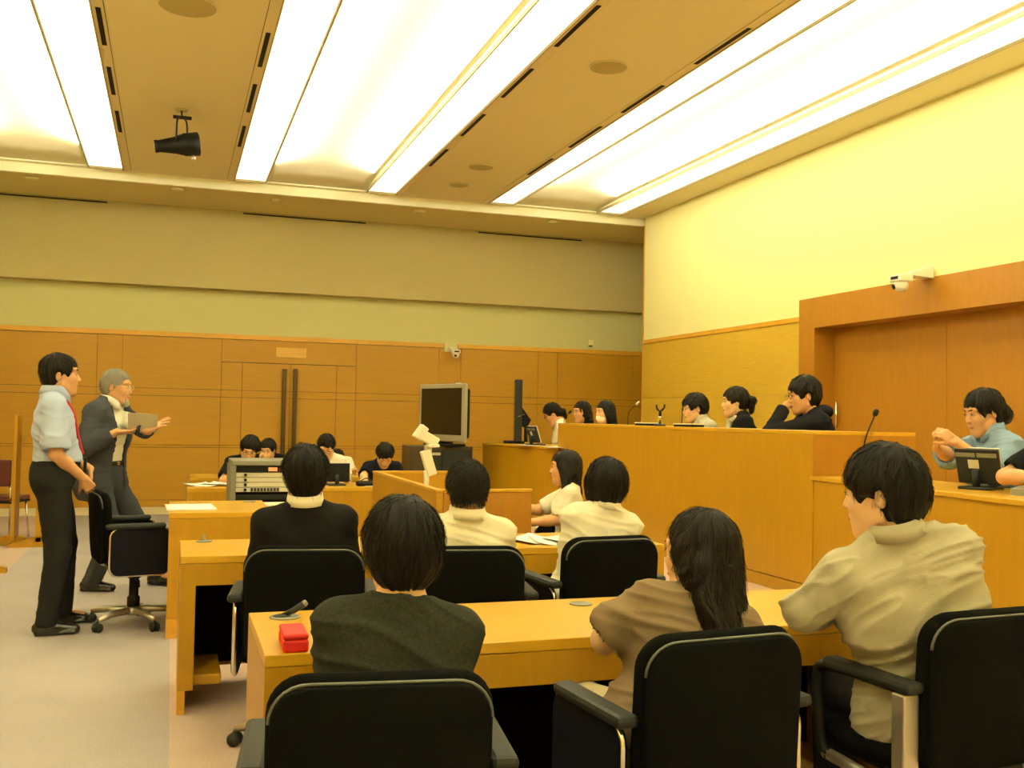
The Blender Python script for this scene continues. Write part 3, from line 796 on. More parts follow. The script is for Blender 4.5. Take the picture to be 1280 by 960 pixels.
def carpet():
    m = bpy.data.materials.new('carpet'); m.use_nodes = True; nt = m.node_tree; b = nt.nodes['Principled BSDF']
    b.inputs['Roughness'].default_value = .97; b.inputs['Specular IOR Level'].default_value = .1
    tc = nt.nodes.new('ShaderNodeTexCoord'); sx = nt.nodes.new('ShaderNodeSeparateXYZ'); nt.links.new(tc.outputs['Object'], sx.inputs[0])
    def th(sock, v, op='GREATER_THAN'):
        n = nt.nodes.new('ShaderNodeMath'); n.operation = op; nt.links.new(sock, n.inputs[0]); n.inputs[1].default_value = v; return n.outputs[0]
    a = th(sx.outputs[0], .03); c = th(sx.outputs[0], -1.30, 'LESS_THAN')
    ad = nt.nodes.new('ShaderNodeMath'); ad.operation = 'MAXIMUM'; nt.links.new(a, ad.inputs[0]); nt.links.new(c, ad.inputs[1])
    mx = nt.nodes.new('ShaderNodeMix'); mx.data_type = 'RGBA'; nt.links.new(ad.outputs[0], mx.inputs['Factor'])
    mx.inputs['A'].default_value = (.38, .345, .335, 1); mx.inputs['B'].default_value = (.49, .375, .31, 1)
    n = nt.nodes.new('ShaderNodeTexNoise'); n.inputs['Scale'].default_value = 90; n.inputs['Detail'].default_value = 4; nt.links.new(tc.outputs['Object'], n.inputs['Vector'])
    n2 = nt.nodes.new('ShaderNodeTexNoise'); n2.inputs['Scale'].default_value = 1.2; nt.links.new(tc.outputs['Object'], n2.inputs['Vector'])
    s = nt.nodes.new('ShaderNodeMath'); s.operation = 'ADD'; nt.links.new(n.outputs['Fac'], s.inputs[0]); nt.links.new(n2.outputs['Fac'], s.inputs[1])
    mr = nt.nodes.new('ShaderNodeMapRange'); mr.inputs['From Min'].default_value = .6; mr.inputs['From Max'].default_value = 1.4; mr.inputs['To Min'].default_value = .86; mr.inputs['To Max'].default_value = 1.12
    nt.links.new(s.outputs[0], mr.inputs['Value'])
    ml = nt.nodes.new('ShaderNodeVectorMath'); ml.operation = 'SCALE'; nt.links.new(mx.outputs['Result'], ml.inputs[0]); nt.links.new(mr.outputs[0], ml.inputs['Scale'])
    nt.links.new(ml.outputs[0], b.inputs['Base Color'])
    bp = nt.nodes.new('ShaderNodeBump'); bp.inputs['Strength'].default_value = .4; bp.inputs['Distance'].default_value = .01
    nt.links.new(n.outputs['Fac'], bp.inputs['Height']); nt.links.new(bp.outputs[0], b.inputs['Normal'])
    return m
CARPET = carpet()
CARPETP = mat('pinkish_carpet', (.62, .44, .32), .97, bump=.4, bscale=90, noise=.08, nscale=90)

struct(box('floor', CARPET, None, XL-.3, XR+1.2, YN-.2, YB+.2, -.1, 0))
fl = struct(box('dais_floor', CARPETP, None, 2.98, XR-.005, 2.5, YC+.3, 0, .31))

# back wall: plain core, cream cloth band, timber panels set as single boards
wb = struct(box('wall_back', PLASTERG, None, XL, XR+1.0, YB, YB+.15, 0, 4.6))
zrows = [(.105, .190), (.196, .900), (.906, .935), (.941, 1.600), (1.606, 1.700), (1.706, 2.405)]
DX0, DXM, DX1 = aty(277, 450, YB)[0], aty(363, 453, YB)[0], aty(445, 456, YB)[0]
xcols = [XL, -2.55, -2.24, -.955, -.642, DX0]
xcolr = [DX1, 3.73, 4.07, 5.30, 5.62, 6.9, XR+1.0]
def panel(parent, m, x0, x1, z0, z1, y, t=.02):
    bm = bmesh.new(); bx(bm, x0+.0025, x1-.0025, y-t, y, z0, z1); return obj('panel', bm, m, parent)
box('panel_backing', BRONZE, wb, XL, XR+1.0, YB-.006, YB, 0.02, 2.41)
for cs in (xcols, xcolr):
    for a, b in zip(cs, cs[1:]):
        for z0, z1 in zrows: panel(wb, WOODH, a, b, z0, z1, YB-.006, .016+.0015*((int(a*10)+int(z0*10)) % 2))
box('panel', WOODH, wb, DX0+.003, DX1-.003, YB-.024, YB-.006, 2.095, 2.405)
box('cap_rail', WOODEDGE, wb, XL, 3.80, YB-.035, YB, 2.412, 2.475)
box('cap_rail', WOODEDGE, wb, 4.02, XR+1.0, YB-.035, YB, 2.412, 2.475)
bb = struct(box('baseboard_back', BASEB, None, XL, XR+1., YB-.03, YB, 0, .10))
box('end_pier', PLASTERG, wb, 7.02, 7.12, YB-.05, YB, 2.475, 3.2)
# double door in the back wall
dr = struct(thing('door_1', 'x', 'x')); del dr['label']; del dr['category']; dr.location = (0, 0, 0)
for x0, x1, n0, n1 in ((DX0, DXM, DX0, DX0+.28), (DXM, DX1, DX1-.28, DX1)):
    for a, b in ((x0, n1), (n1, x1)) if x0 == n0 else ((x0, n0), (n0, x1)):
        for z0, z1 in [(.012, .190)]+zrows[1:5]+[(1.706, 2.085)]:
            panel(dr, WOODH, a+.001, b-.001, z0, z1, YB-.008, .02)
for px_ in (356.0, 369.5):
    h0 = aty(px_, 461, YB-.07)
    bm = bmesh.new(); bx(bm, h0[0]-.030, h0[0]+.030, YB-.085, YB-.06, .25, h0[2], .006)
    for z in (.5, 1.2, 1.9): bx(bm, h0[0]-.012, h0[0]+.012, YB-.065, YB-.02, z-.012, z+.012)
    obj('pull_handle', bm, BRONZE, dr)
a, b = aty(345, 434.5, YB), aty(382.5, 448, YB)
sg = box('sign_plate', WOODP, None, a[0], b[0], YB-.040, YB-.026, b[2], a[2], .002); tag(sg, 'small blank pale wood plate fixed above the double door', 'sign plate')
# bulkhead and soffit at the far end
ZE3 = aty(400, 368, 14.22)[2]
bk = struct(box('bulkhead_back', TANCLOTH, None, XL, XR+1.0, 14.22, YB, ZE3, 4.3))
struct(box('soffit_back', SOFFIT, None, XL, XR+1.0, YC+.12, 14.22, ZS, ZS+.1))
lp = struct(box('soffit_edge', CEILW, None, XL, XR+1.0, YC+.06, YC+.12, ZS, ZC+.5))
for i, (q0, q1) in enumerate((((-40, 243), (134, 257)), ((304, 270), (457, 283)), ((598, 295), (727, 303)))):
    A_, B_ = aty(*q0, 14.215), aty(*q1, 14.215)
    s_ = box('air_slot', BLACKV, None, A_[0], B_[0], 14.205, 14.222, ZS-.035, ZS-.020)
    tag(s_, ('dark air slot at the top of the bulkhead, %s' % ('above the two standing men', 'above the double door', 'nearest the right wall')[i]), 'air slot', 'air slots above the back wall')
for i, p_ in enumerate(((40, 222), (222, 236), (345, 250), (525, 264), (690, 277))):
    q = atz(*p_, ZS-.004)
    if q[1] > 14.1: q[1] = 13.6
    o = latheo('smoke_detector', SOFFIT, None, [(.075, ZS), (.075, ZS-.015), (.05, ZS-.03), (.0, ZS-.032)], 20, org=(q[0], q[1], 0))
    tag(o, 'small round ceiling detector in the far soffit, %s from the left' % ('first', 'second', 'third', 'fourth', 'fifth')[i], 'detector', 'round detectors in the far soffit')

# right wall with its end trim
wr = struct(thing('wall_right', 'x', 'x')); del wr['label']; del wr['category']
FY0, FY1 = 9.07, 5.2                                    # door frame, far and near outer edges
DI0, DI1 = 8.80, 5.47
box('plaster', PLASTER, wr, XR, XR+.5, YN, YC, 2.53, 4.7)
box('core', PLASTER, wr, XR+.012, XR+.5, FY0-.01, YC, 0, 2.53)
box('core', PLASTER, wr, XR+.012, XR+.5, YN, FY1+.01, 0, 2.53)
box('cap_rail', WOODEDGE, wr, XR-.02, XR, FY0, YC, 2.475, 2.525)
box('cap_rail', WOODEDGE, wr, XR-.02, XR, YN, FY1, 2.475, 2.525)
for y0, y1 in ((FY0, 10.33), (10.33, 11.59), (11.59, YC), (3.94, FY1), (2.68, 3.94), (1.42, 2.68), (.16, 1.42), (-1.1, .16), (YN, -1.1)):
    for z0, z1 in ((.32, .93), (.933, 1.70), (1.703, 2.472)):
        box('panel', WOODR, wr, XR-.006, XR+.012, y0+.001, y1-.001, z0, z1)
box('end_trim', WOODEDGE, wr, XR-.004, XR+.5, YC, YC+.035, 0, 4.17)
# judges' door: deep timber surround with two sliding leaves
jd = struct(thing('door_2', 'x', 'x')); del jd['label']; del jd['category']
box('frame_jamb', WOODD, jd, XR-.04, XR+.3, DI0, FY0, .31, 2.70, .004)
box('frame_jamb', WOODD, jd, XR-.04, XR+.3, FY1, DI1, .31, 2.70, .004)
box('frame_head', WOODD, jd, XR-.04, XR+.3, DI1, DI0, 2.385, 2.70)
for y0, y1 in ((7.20, DI0), (DI1, 7.195)): box('door_leaf', WOODD, jd, XR+.21, XR+.26, y0, y1, .32, 2.40)
box('door_backing', BLACKV, jd, XR+.262, XR+.3, DI1, DI0, .31, 2.4)
tubeo('door_handle', CHROME, jd, [(XR+.17, DI0-.09, 1.35), (XR+.17, DI0-.09, 1.62)], .012)
# other walls and the back of the room
struct(box('wall_left', PLASTER, None, XL-.15, XL, YN, YB, 2.5, 4.6)); struct(box('wainscot_left', WOODH, None, XL-.15, XL, YN, YB, 0, 2.5))
struct(box('wall_near', PLASTER, None, XL, XR, YN-.15, YN, 0, 4.6))
struct(box('wall_recess', PLASTERG, None, XR+.9, XR+1.0, YC, YB, 0, 4.3))
struct(box('wall_recess_front', PLASTER, None, XR+.5, XR+1.0, YC-.1, YC+.03, 0, 4.3))

# ceiling: perforated panels, luminous strips, deep white coffers lit from coves
ce = struct(thing('ceiling', 'x', 'x')); del ce['label']; del ce['category']
CY1 = 12.80
PAN = [(-2.99, -2.60), (-.62, .655), (2.70, 3.965), (5.93, XR)]
STR = [(-2.60, -2.20), (-1.02, -.62), (.655, 1.045), (2.305, 2.70), (3.965, 4.325), (5.55, 5.93)]
COF = [(-2.20, -1.02), (1.045, 2.305), (4.325, 5.55)]
for i, (a, b) in enumerate(PAN):
    e = .085
    if i in (1, 2):
        box('ceiling_panel', CEIL, ce, a+e, b-e, YN, YC+.02, ZC, ZC+.03)
        for x0, x1 in ((a, a+e-.006), (b-e+.006, b)): box('slot_channel', CEIL, ce, x0, x1, YN, YC+.02, ZC-.004, ZC+.03)
        box('joint', BRONZE, ce, a+e-.006, a+e, YN, YC, ZC+.006, ZC+.02); box('joint', BRONZE, ce, b-e, b-e+.006, YN, YC, ZC+.006, ZC+.02)
    else: box('ceiling_panel', CEIL, ce, a, b, YN, YC+.02, ZC-.003, ZC+.03)
box('end_band', CEILW, ce, XL, XR, CY1+.005, YC+.06, ZC+.004, ZC+.03)
LAMP = mat('lamp_diffuser', (.9, .88, .8), .5, emit=LIGHT, estr=STRIP_POWER)
ws = ['far left strip at the picture edge', 'strip left of the spotlight', 'strip right of the spotlight', 'strip left of the plain panel with round speakers', 'strip right of the plain panel with round speakers', 'strip nearest the right wall']
for i, (a, b) in enumerate(STR):
    t = thing('ceiling_light', 'long glowing ceiling light, ' + ws[i], 'ceiling light', ((a+b)/2, 4.6, ZC), 0, 'luminous ceiling strips')
    w2 = (b-a)/2; y0, y1 = YN+.2-4.6, CY1-4.6
    for x0, x1 in ((-w2, -w2+.012), (w2-.012, w2)): box('frame', FRAME, t, x0, x1, y0, y1, -.012, .02)
    box('frame', FRAME, t, -w2, w2, y1-.02, y1, -.012, .02); box('frame', FRAME, t, -w2, w2, y0, y0+.02, -.012, .02); box('housing', CEILW, t, -w2+.001, w2-.001, y0, y1, .024, .06)
    n = 12; L = (y1-y0-.04)/n
    for k in range(n): box('diffuser', LAMP, t, -w2+.013, w2-.013, y0+.02+L*k+.002, y0+.02+L*(k+1)-.002, .012, .022)
for i, (a, b) in enumerate(COF):
    c = .5*(a+b); hw = (b-a)/2; bm = bmesh.new(); n, m_ = 14, 60; rows = []
    for k in range(m_+1):
        v = k/m_; y = YN+.2+(CY1-YN-.2)*v; e = min(1, (CY1-y)/1.3, (y-YN-.2+.01)/1.3); e = math.sqrt(max(0, 1-(1-e)**2))
        rows.append([bm.verts.new((c-hw+2*hw*q/n, y, ZC+.025+(.03+.13*(1-abs(-1+2*q/n)**4))*e)) for q in range(n+1)])
    for a_, b_ in zip(rows, rows[1:]):
        for q in range(n): bm.faces.new((a_[q], a_[q+1], b_[q+1], b_[q])).smooth = True
    o = obj('coffer_vault', bm, CEILW, ce); md = o.modifiers.new('t', 'SOLIDIFY'); md.thickness = .01; md.offset = 0
    for sd_ in (-1, 1):
        l = bpy.data.lights.new('cove_lamp', 'AREA'); l.shape = 'RECTANGLE'; l.size = .10; l.size_y = 15.6; l.energy = COVE_POWER; l.color = LIGHT
        lo = bpy.data.objects.new('cove_lamp', l); COL.objects.link(lo)
        lo.location = (c+sd_*(hw-.08), 4.25, ZC+.03); z_ = -Vector((-sd_*.95, 0, 1)).normalized(); x_ = Vector((0, 1, 0)).cross(z_); lo.rotation_euler = Matrix((x_, (0, 1, 0), z_)).transposed().to_euler()
        box('cove_lip', FRAME, ce, c+sd_*hw-(.0 if sd_ < 0 else .13), c+sd_*hw+(.13 if sd_ < 0 else 0), YN+.2, CY1, ZC, ZC+.02) if False else None
# slots beside the strips
sl = []
for (xx, ys, dsc) in ((-.58, [(7.66, 8.44), (8.97, 9.75), (10.27, 11.05)], 'left'), (.615, [(6.0, 7.0), (7.7, 8.49), (8.96, 9.83), (10.32, 11.15)], 'mid'), (2.74, [(5.0, 5.8), (6.33, 7.16), (7.69, 8.49), (9.03, 9.82), (10.38, 11.16)], 'right'), (3.925, [(6.3, 7.1), (7.66, 8.49), (8.97, 9.8), (10.3, 11.1)], 'far right')):
    for k, (y0, y1) in enumerate(ys):
        o = box('air_slot', BLACKV, None, xx-.018, xx+.018, y0, y1, ZC-.007, ZC-.002)
        wh = {'left': 'left of the spotlight', 'mid': 'right of the spotlight', 'right': 'on the left edge of the speaker panel', 'far right': 'on the right edge of the speaker panel'}[dsc]
        tag(o, 'black ceiling slot %s, %s from near' % (wh, ['first', 'second', 'third', 'fourth', 'fifth'][k]), 'air slot', 'black slots beside the light strips')
for (xx, yy, r, lb) in ((.03, 7.40, .20, 'round ceiling speaker grille above the spotlight, at the top of the picture'), (3.31, 7.43, .155, 'largest round grille on the right ceiling panel'), (3.30, 10.97, .145, 'second largest round grille on the right ceiling panel'), (3.31, 11.94, .12, 'round grille on the right ceiling panel nearest the back wall')):
    o = latheo('speaker_grille', TANCLOTH, None, [(r, ZC), (r, ZC-.008), (r*.93, ZC-.012), (0, ZC-.012)], 28, org=(xx, yy, 0)); tag(o, lb, 'speaker grille')
    bm = bmesh.new(); tube(bm, [(xx+r*1.0*math.cos(a), yy+r*1.0*math.sin(a), ZC-.006) for a in np.linspace(0, 2*PI, 33)], .006, 6, cap=False); obj('grille_rim', bm, CEIL, o)

# projector spotlight hanging from the ceiling
c0 = atz(227, 137, ZC); YY = c0[1]
lt = thing('spotlight', 'black conical spotlight hanging from the ceiling on a yoke', 'spotlight', (c0[0], YY, ZC))
P_ = lambda x, y, dy=0: Vector(aty(x, y, YY+dy))-Vector((c0[0], YY, ZC))
latheo('ceiling_plate', TANCLOTH, lt, [(.06, 0), (.06, -.012), (0, -.014)], 20)
tubeo('stem', BLACK, lt, [(0, 0, -.01), P_(228, 148)], .008)
pc = P_(228, 147); box('crossbar', BLACK, lt, pc.x-.085, pc.x+.085, -.02, .02, pc.z-.014, pc.z+.014, .005)
ya, yb = P_(222, 152), P_(222, 172); bm = bmesh.new()
for s_ in (-1, 1): tube(bm, curve_pts([(pc.x+.02*s_+.005, .09*s_*.3, pc.z), (pc.x+.045*s_, .09*s_, pc.z-.05), (pc.x+.05*s_, .10*s_, pc.z-.26)], 5), .009, 6)
obj('yoke', bm, BLACK, lt)
A_, B_ = P_(193, 183), P_(250, 180); ax = (B_-A_); L = ax.length; bm = bmesh.new()
lathe(bm, [(.052, 0), (.060, .0), (.060, .03), (.056, .035), (.080, L*.45), (.100, L*.62), (.108, L*.66), (.112, L*.97), (.085, L), (0, L+.005)], 28, axis=ax, org=A_)
obj('lamp_barrel', bm, BLACK, lt)
latheo('lens', GLASSLENS, lt, [(.045, -.003), (.045, .012), (0, .012)], 20, axis=ax, org=A_)
bm = bmesh.new(); k0 = P_(240, 192); tube(bm, [k0+Vector((0, 0, .04)), k0+Vector((.01, 0, -.03))], .012, 8); lathe(bm, [(.0, -.03), (.02, -.02), (.02, .01), (0, .02)], 12, org=k0+Vector((.015, 0, -.04))); obj('focus_knob', bm, ALU, lt)

# ================================================================== furniture
def desk(name, label, x0, x1, y0, y1, h, knee=True, apron=.10, et=.07, group=None):
    t = thing(name, label, 'desk', ((x0+x1)/2, (y0+y1)/2, 0), 0, group)
    w2, d2 = (x1-x0)/2, (y1-y0)/2
    box('desk_top', WOODTOP, t, -w2, w2, -d2, d2, h-.035, h, .003)
    if knee:
        for s_ in (-1, 1):
            xa, xb = (-w2, -w2+et) if s_ < 0 else (w2-et, w2)
            box('side_panel', WOOD, t, xa, xb, -d2, d2, .11, h-.036)
            box('plinth', WOODEDGE, t, xa, xa+.035 if s_ < 0 else xb, -d2+.002, d2-.002, 0, .11)
            box('foot_block', WOODTOP, t, (xb if s_ < 0 else xa-.13), (xb+.13 if s_ < 0 else xa), -d2+.08, d2-.1, .11, .16, .008)
        box('apron', WOOD, t, -w2+et, w2-et, -d2, -d2+.03, h-.036-apron, h-.036)
        box('modesty_panel', WOOD, t, -w2+et, w2-et, d2-.035, d2-.005, .08, h-.036)
        box('cable_tray', BLACKF, t, -w2+et, w2-et, d2-.13, d2-.037, .12, h-.10)
    else:
        box('carcass', WOOD, t, -w2+.002, w2-.002, -d2+.003, d2-.003, .12, h-.036)
        box('plinth', WOODEDGE, t, -w2, w2, -d2, d2, 0, .118)
    return t
d1 = desk('long_desk', 'long wooden desk in the nearest row with a red case on it', .265, 2.45, 2.865, 3.485, .727, group=None)
d2 = desk('long_desk', 'long wooden desk of the second row with loose papers', .060, 2.55, 4.890, 5.505, .727)
dc = desk('clerk_desk', 'small solid wooden desk with a white paper, left of the equipment rack', 0.004, .632, 6.54, 7.40, .770, False)
d3 = desk('long_desk', 'long wooden counsel desk where students bend over papers', .15, 2.9, 9.22, 9.90, .727, False)
d4 = desk('long_desk', 'rear counsel desk just in front of the double doors', .20, 2.35, 10.75, 11.3, .727, False)
def grommet(p, lb, r=.042):
    o = latheo('cable_grommet', GREYPL, None, [(r, 0), (r, .003), (r*.8, .005), (0, .005)], 20, org=(p[0], p[1], p[2]))
    tag(o, lb, 'cable grommet')
grommet(atz(356, 771.5, .7275), 'round grey cable grommet on the nearest desk by the microphone clip', .05)
grommet(atz(726, 755, .7275), 'round grey cable grommet on the nearest desk left of the clasped hands')
grommet(atz(255, 677, .7275), 'round grey cable grommet on the left end of the second row desk')
grommet(atz(312, 627.2, .7705), 'round grey cable grommet on the small clerk desk')
# mic clip on front desk
b0 = atz(352, 772, .727); t = thing('microphone', 'short grey stick microphone tilted over the nearest desk top', 'microphone', tuple(b0))
tubeo('stick', DGREY, t, [(.0, 0, .008), (.035, -.01, .022), (.07, -.015, .045)], .008, rs=[.006, .010, .011])
latheo('tip', GREYPL, t, [(.011, 0), (.011, .006), (.008, .012), (0, .013)], 12, axis=(.7, -.1, .6), org=(.069, -.015, .044))
latheo('foot', DGREY, t, [(.03, 0), (.03, .006), (.01, .012), (0, .012)], 16)
b0 = atz(255, 676.5, .727); t = latheo('microphone_socket', GREYPL, None, [(.012, 0.005), (.012, .012), (.005, .014), (.005, .035), (0, .036)], 12, org=b0); tag(t, 'tiny upright socket pin on the second row desk grommet', 'socket')
# red case
a, b, c = atz(353, 818, .727), atz(378, 816, .727), atz(366, 799, .727)
u = Vector(b-a); dv = Vector(atz(368, 797, .727))-Vector(a); ang = math.atan2(u.y, u.x)
t = thing('red_case', 'bright red box-shaped pencil case near the desk end', 'case', tuple((a+b)/2+np.array([.012, .085, 0])), ang-.12)
box('case_body', RED, t, -.036, .036, -.080, .080, 0, .036, .007); box('case_lid', RED, t, -.0358, .0358, -.0798, .0798, .0345, .052, .007)
# papers
def sheet(name, label, x, y, z, w, h_, ang, m=PAPER, group=None, curl=.0, n=6, par=None):
    bm = bmesh.new(); g = [[bm.verts.new((w*(i/n-.5), h_*(j/n-.5), .0012+curl*((i/n-.5)**2+.4*(j/n-.5)*(i/n)))) for j in range(n+1)] for i in range(n+1)]
    for i in range(n):
        for j in range(n): bm.faces.new((g[i][j], g[i+1][j], g[i+1][j+1], g[i][j+1])).smooth = True
    o = obj(name, bm, m, par, (x, y, z)); o.rotation_euler = (0, 0, ang); md = o.modifiers.new('t', 'SOLIDIFY'); md.thickness = .0008; md.offset = 1
    if par is None: tag(o, label, 'paper', group)
    return o
t = thing('paper_stack', 'white paper stack lying on the small clerk desk', 'paper', (.135, 6.88, .770), .04)
box('sheets', PAPER, t, -.15, .15, -.20, .20, 0.001, .006)
sheet('sheet', '', 0, 0, .006, .297, .40, .03, par=t)
for k, (px_, py_, ang, lb) in enumerate(((662, 676, .3, 'white paper sheet left of the papers on the second row desk'), (690, 677, -.15, 'white paper sheet between the two seated people in white shirts'), (714, 678, .2, 'white paper sheet by the arm of the woman in the white blouse'))):
    q = atz(px_, py_, .728); sheet('paper', lb, q[0], q[1], .7275+.002*k, .21, .297, ang, curl=.05)
for k, (px_, ang, lb) in enumerate(((247, .2, 'loose white sheet at the left end of the counsel desk'), (262, -.5, 'loose white sheet beside the student in black on the counsel desk'), (275, .9, 'loose white sheet by the elbow of the student in black'))):
    q = atz(px_, 606.5, .728); sheet('paper', lb, q[0], min(max(q[1], 9.4), 9.7), .7275+.002*k, .21, .297, ang, curl=.05)
q = atz(466, 606, .728); sheet('paper', 'white sheet before the navy-clad student on the counsel desk', q[0], 9.45, .7275, .21, .297, 0)
q = atz(457, 606, .728); t = thing('pencil_case', 'small black pouch on the counsel desk beside the bowed student', 'pouch', (q[0]-.03, 9.38, .727), .2)
bm = bmesh.new(); bx(bm, -.09, .09, -.03, .03, 0, .05, .018); obj('pouch_body', bm, BLACK, t); bm = bmesh.new(); tube(bm, curve_pts([(-.06, -.01, .045), (0, -.02, .075), (.06, -.01, .045)], 5), .006, 6); obj('strap', bm, DGREY, t)

# witness box: left partition, front partition, far partition and an inner shelf desk
t = thing('witness_stand', 'low three-sided wooden witness stand with a document camera', 'witness stand', (1.86, 6.9, 0))
zt = .95
box('side_partition', WOOD, t, 1.545-1.86, 1.585-1.86, 5.99-6.9, 7.93-6.9, 0, zt-.02)
box('front_partition', WOODD, t, 1.592-1.86, 2.165-1.86, 5.945-6.9, 5.985-6.9, 0, zt-.02)
box('far_partition', WOOD, t, 1.545-1.86, 2.18-1.86, 7.93-6.9, 7.97-6.9, 0, zt-.02)
box('corner_post', WOOD, t, 1.545-1.86, 1.588-1.86, 5.945-6.9, 5.987-6.9, 0, zt-.02)
box('cap', WOODTOP, t, 1.54-1.86, 1.59-1.86, 5.94-6.9, 7.975-6.9, zt-.019, zt, .004); box('cap', WOODTOP, t, 1.592-1.86, 2.17-1.86, 5.94-6.9, 5.99-6.9, zt-.019, zt, .004); box('cap', WOODTOP, t, 1.592-1.86, 2.185-1.86, 7.925-6.9, 7.975-6.9, zt-.019, zt, .004)
box('inner_desk', WOODTOP, t, 1.587-1.86, 2.14-1.86, 6.00-6.9, 7.92-6.9, .70, .73)
# document camera (beige, on the inner desk)
def dp(x, y, Y=7.2): return Vector(aty(x, y, Y))
b0 = dp(533, 606); base = Vector((b0.x, 7.2, .73))
t = thing('document_camera', 'beige document camera raised on a jointed arm', 'document camera', tuple(base))
L_ = lambda x, y, dy=0: Vector(aty(x, y, 7.2+dy))-base
box('base_plate', BEIGEPL, t, -.12, .12, -.10, .10, 0, .03, .01)
tubeo('post', WHITEPL, t, [(0, 0, .03), L_(533, 604), L_(533, 588)], .020)
def obox(nm, m, a, b, w, d, bev=.008):
    a, b = Vector(a), Vector(b); z = (b-a).normalized(); x = Vector((0, 1, 0)).cross(z).normalized(); y = z.cross(x)
    mt = Matrix(((x.x, y.x, z.x, a.x), (x.y, y.y, z.y, a.y), (x.z, y.z, z.z, a.z), (0, 0, 0, 1)))
    return box(nm, m, t, -w/2, w/2, -d/2, d/2, 0, (b-a).length, bev, mt)
obox('lower_arm', WHITEPL, L_(540, 594), L_(531, 563), .072, .06)
obox('joint', BEIGEPL, L_(535, 566), L_(535, 556), .05, .05)
obox('camera_head', WHITEPL, L_(523, 541), L_(545, 554, .02), .075, .09)
obox('lens_hood', WHITEPL, L_(520, 548), L_(531, 533), .065, .08)
obox('side_shelf', WHITEPL, L_(533, 557.5), L_(548, 557), .022, .08, .004)
# equipment rack behind the clerk desk
x0, z1 = aty(292, 576, 7.75)[0], aty(292, 576, 7.75)[2]; x1 = aty(386, 576, 7.75)[0]
t = thing('equipment_rack', 'beige and grey equipment rack with slotted units behind the clerk desk', 'equipment rack', ((x0+x1)/2, 8.0, 0)); w2 = (x1-x0)/2
zb = aty(300, 626, 7.75)[2]
box('rack_top', GREYPL, t, -w2-.01, w2+.01, -.27, .27, z1-.035, z1, .006)
for s_ in (-1, 1): box('rack_side', GREYPL, t, s_*w2-.02, s_*w2+.02, -.25, .25, .1, z1-.036)
box('rack_back', DGREY, t, -w2+.02, w2-.02, .22, .25, .1, z1-.04)
box('display_strip', BLACK, t, -w2+.021, w2-.021, -.235, -.2, z1-.085, z1-.037); box('indicator', mat('orange_indicator', (.8, .3, .1), .5, emit=(1, .35, .12), estr=.6), t, -.02, .045, -.24, -.234, z1-.078, z1-.05); box('indicator', mat('red_indicator', (.25, .02, .02), .5), t, .06, .13, -.24, -.234, z1-.075, z1-.055)
zz = z1-.09; n = 4; hgt = (zz-zb-.06)/n
for k in range(n):
    za, zc = zz-hgt*(k+1)+.004, zz-hgt*k
    u = box('rack_unit', BEIGEPL, t, -w2+.022, w2-.022, -.23, .1, za, zc, .002)
    latheo('unit_knob', BLACK, u, [(.011, 0), (.011, .012), (0, .013)], 12, axis=(0, -1, 0), org=(-w2+.09, -.23, (za+zc)/2))
    if k == 3:
        for j in range(9): box('button', DGREY, u, -w2+.13+j*.024, -w2+.147+j*.024, -.236, -.23, (za+zc)/2-.012, (za+zc)/2+.012)
box('rack_drawer', BLACK, t, -w2+.022, w2-.022, -.24, .1, zb+.005, zb+.045)
kb = box('keyboard_shelf', BEIGEPL, t, -w2+.06, w2+.02, -.62, -.24, zb-.035, zb-.015, .004); box('keyboard', WHITEPL, t, -w2+.10, w2-.02, -.60, -.42, zb-.014, zb+.004, .005); box('rack_plinth', DGREY, t, -w2, w2, -.25, .25, 0, .1)
# black monitor on the counsel desk
def small_monitor(label, x, y, z, rz_, w_=.30, h_=.22, tilt=.35, back=DGREY, sticker=True, depth=.025, cat='monitor'):
    t = thing('desk_monitor', label, cat, (x, y, z), rz_)
    mt = Matrix.Translation((0, 0, .035)) @ Matrix.Rotation(tilt, 4, 'X')
    box('screen_shell', back, t, -w_/2, w_/2, 0, depth, 0, h_, .005, mt)
    box('screen_frame', WHITEPL if sticker else BLACK, t, -w_/2-.002, w_/2+.002, -.008, 0, -.002, h_+.002, .002, mt)
    box('screen', SCREEN, t, -w_/2+.015, w_/2-.015, -.010, -.0085, .015, h_-.015, 0, mt)
    if sticker:
        box('label_sticker', PAPERB, t, -.01, .045, depth, depth+.0015, h_*.45, h_*.70, 0, mt)
        for q in (-1, 1): box('vent', GREYPL, t, q*w_*.25-.05, q*w_*.25+.05, depth, depth+.002, h_*.78, h_*.90, 0, mt)
    box('stand_foot', DGREY, t, -.08, .08, -.08, .10, 0, .014, .005)
    obm = bmesh.new(); tube(obm, [(0, .06, .01), (0, .065, .05), (0, .045+max(0, -tilt)*.1, .10)], .02, 8); obj('stand_neck', obm, DGREY, t)
    return t
q = atz(421, 607, .727); small_monitor('black desk monitor seen from behind on the counsel desk', q[0], 9.5, .727, PI, .25, .17, .05, BLACK, False)
small_monitor('tilted grey monitor on the near bench wing in front of the woman in blue', 3.98, 4.13, 1.073, PI/2+.38, .22, .185, -.30)
q = atz(664, 556.5, 1.10); small_monitor('tilted grey monitor on the far bench wing before the student with glasses', q[0]+.06, q[1], 1.10, PI/2+.05, .24, .18, -.30)

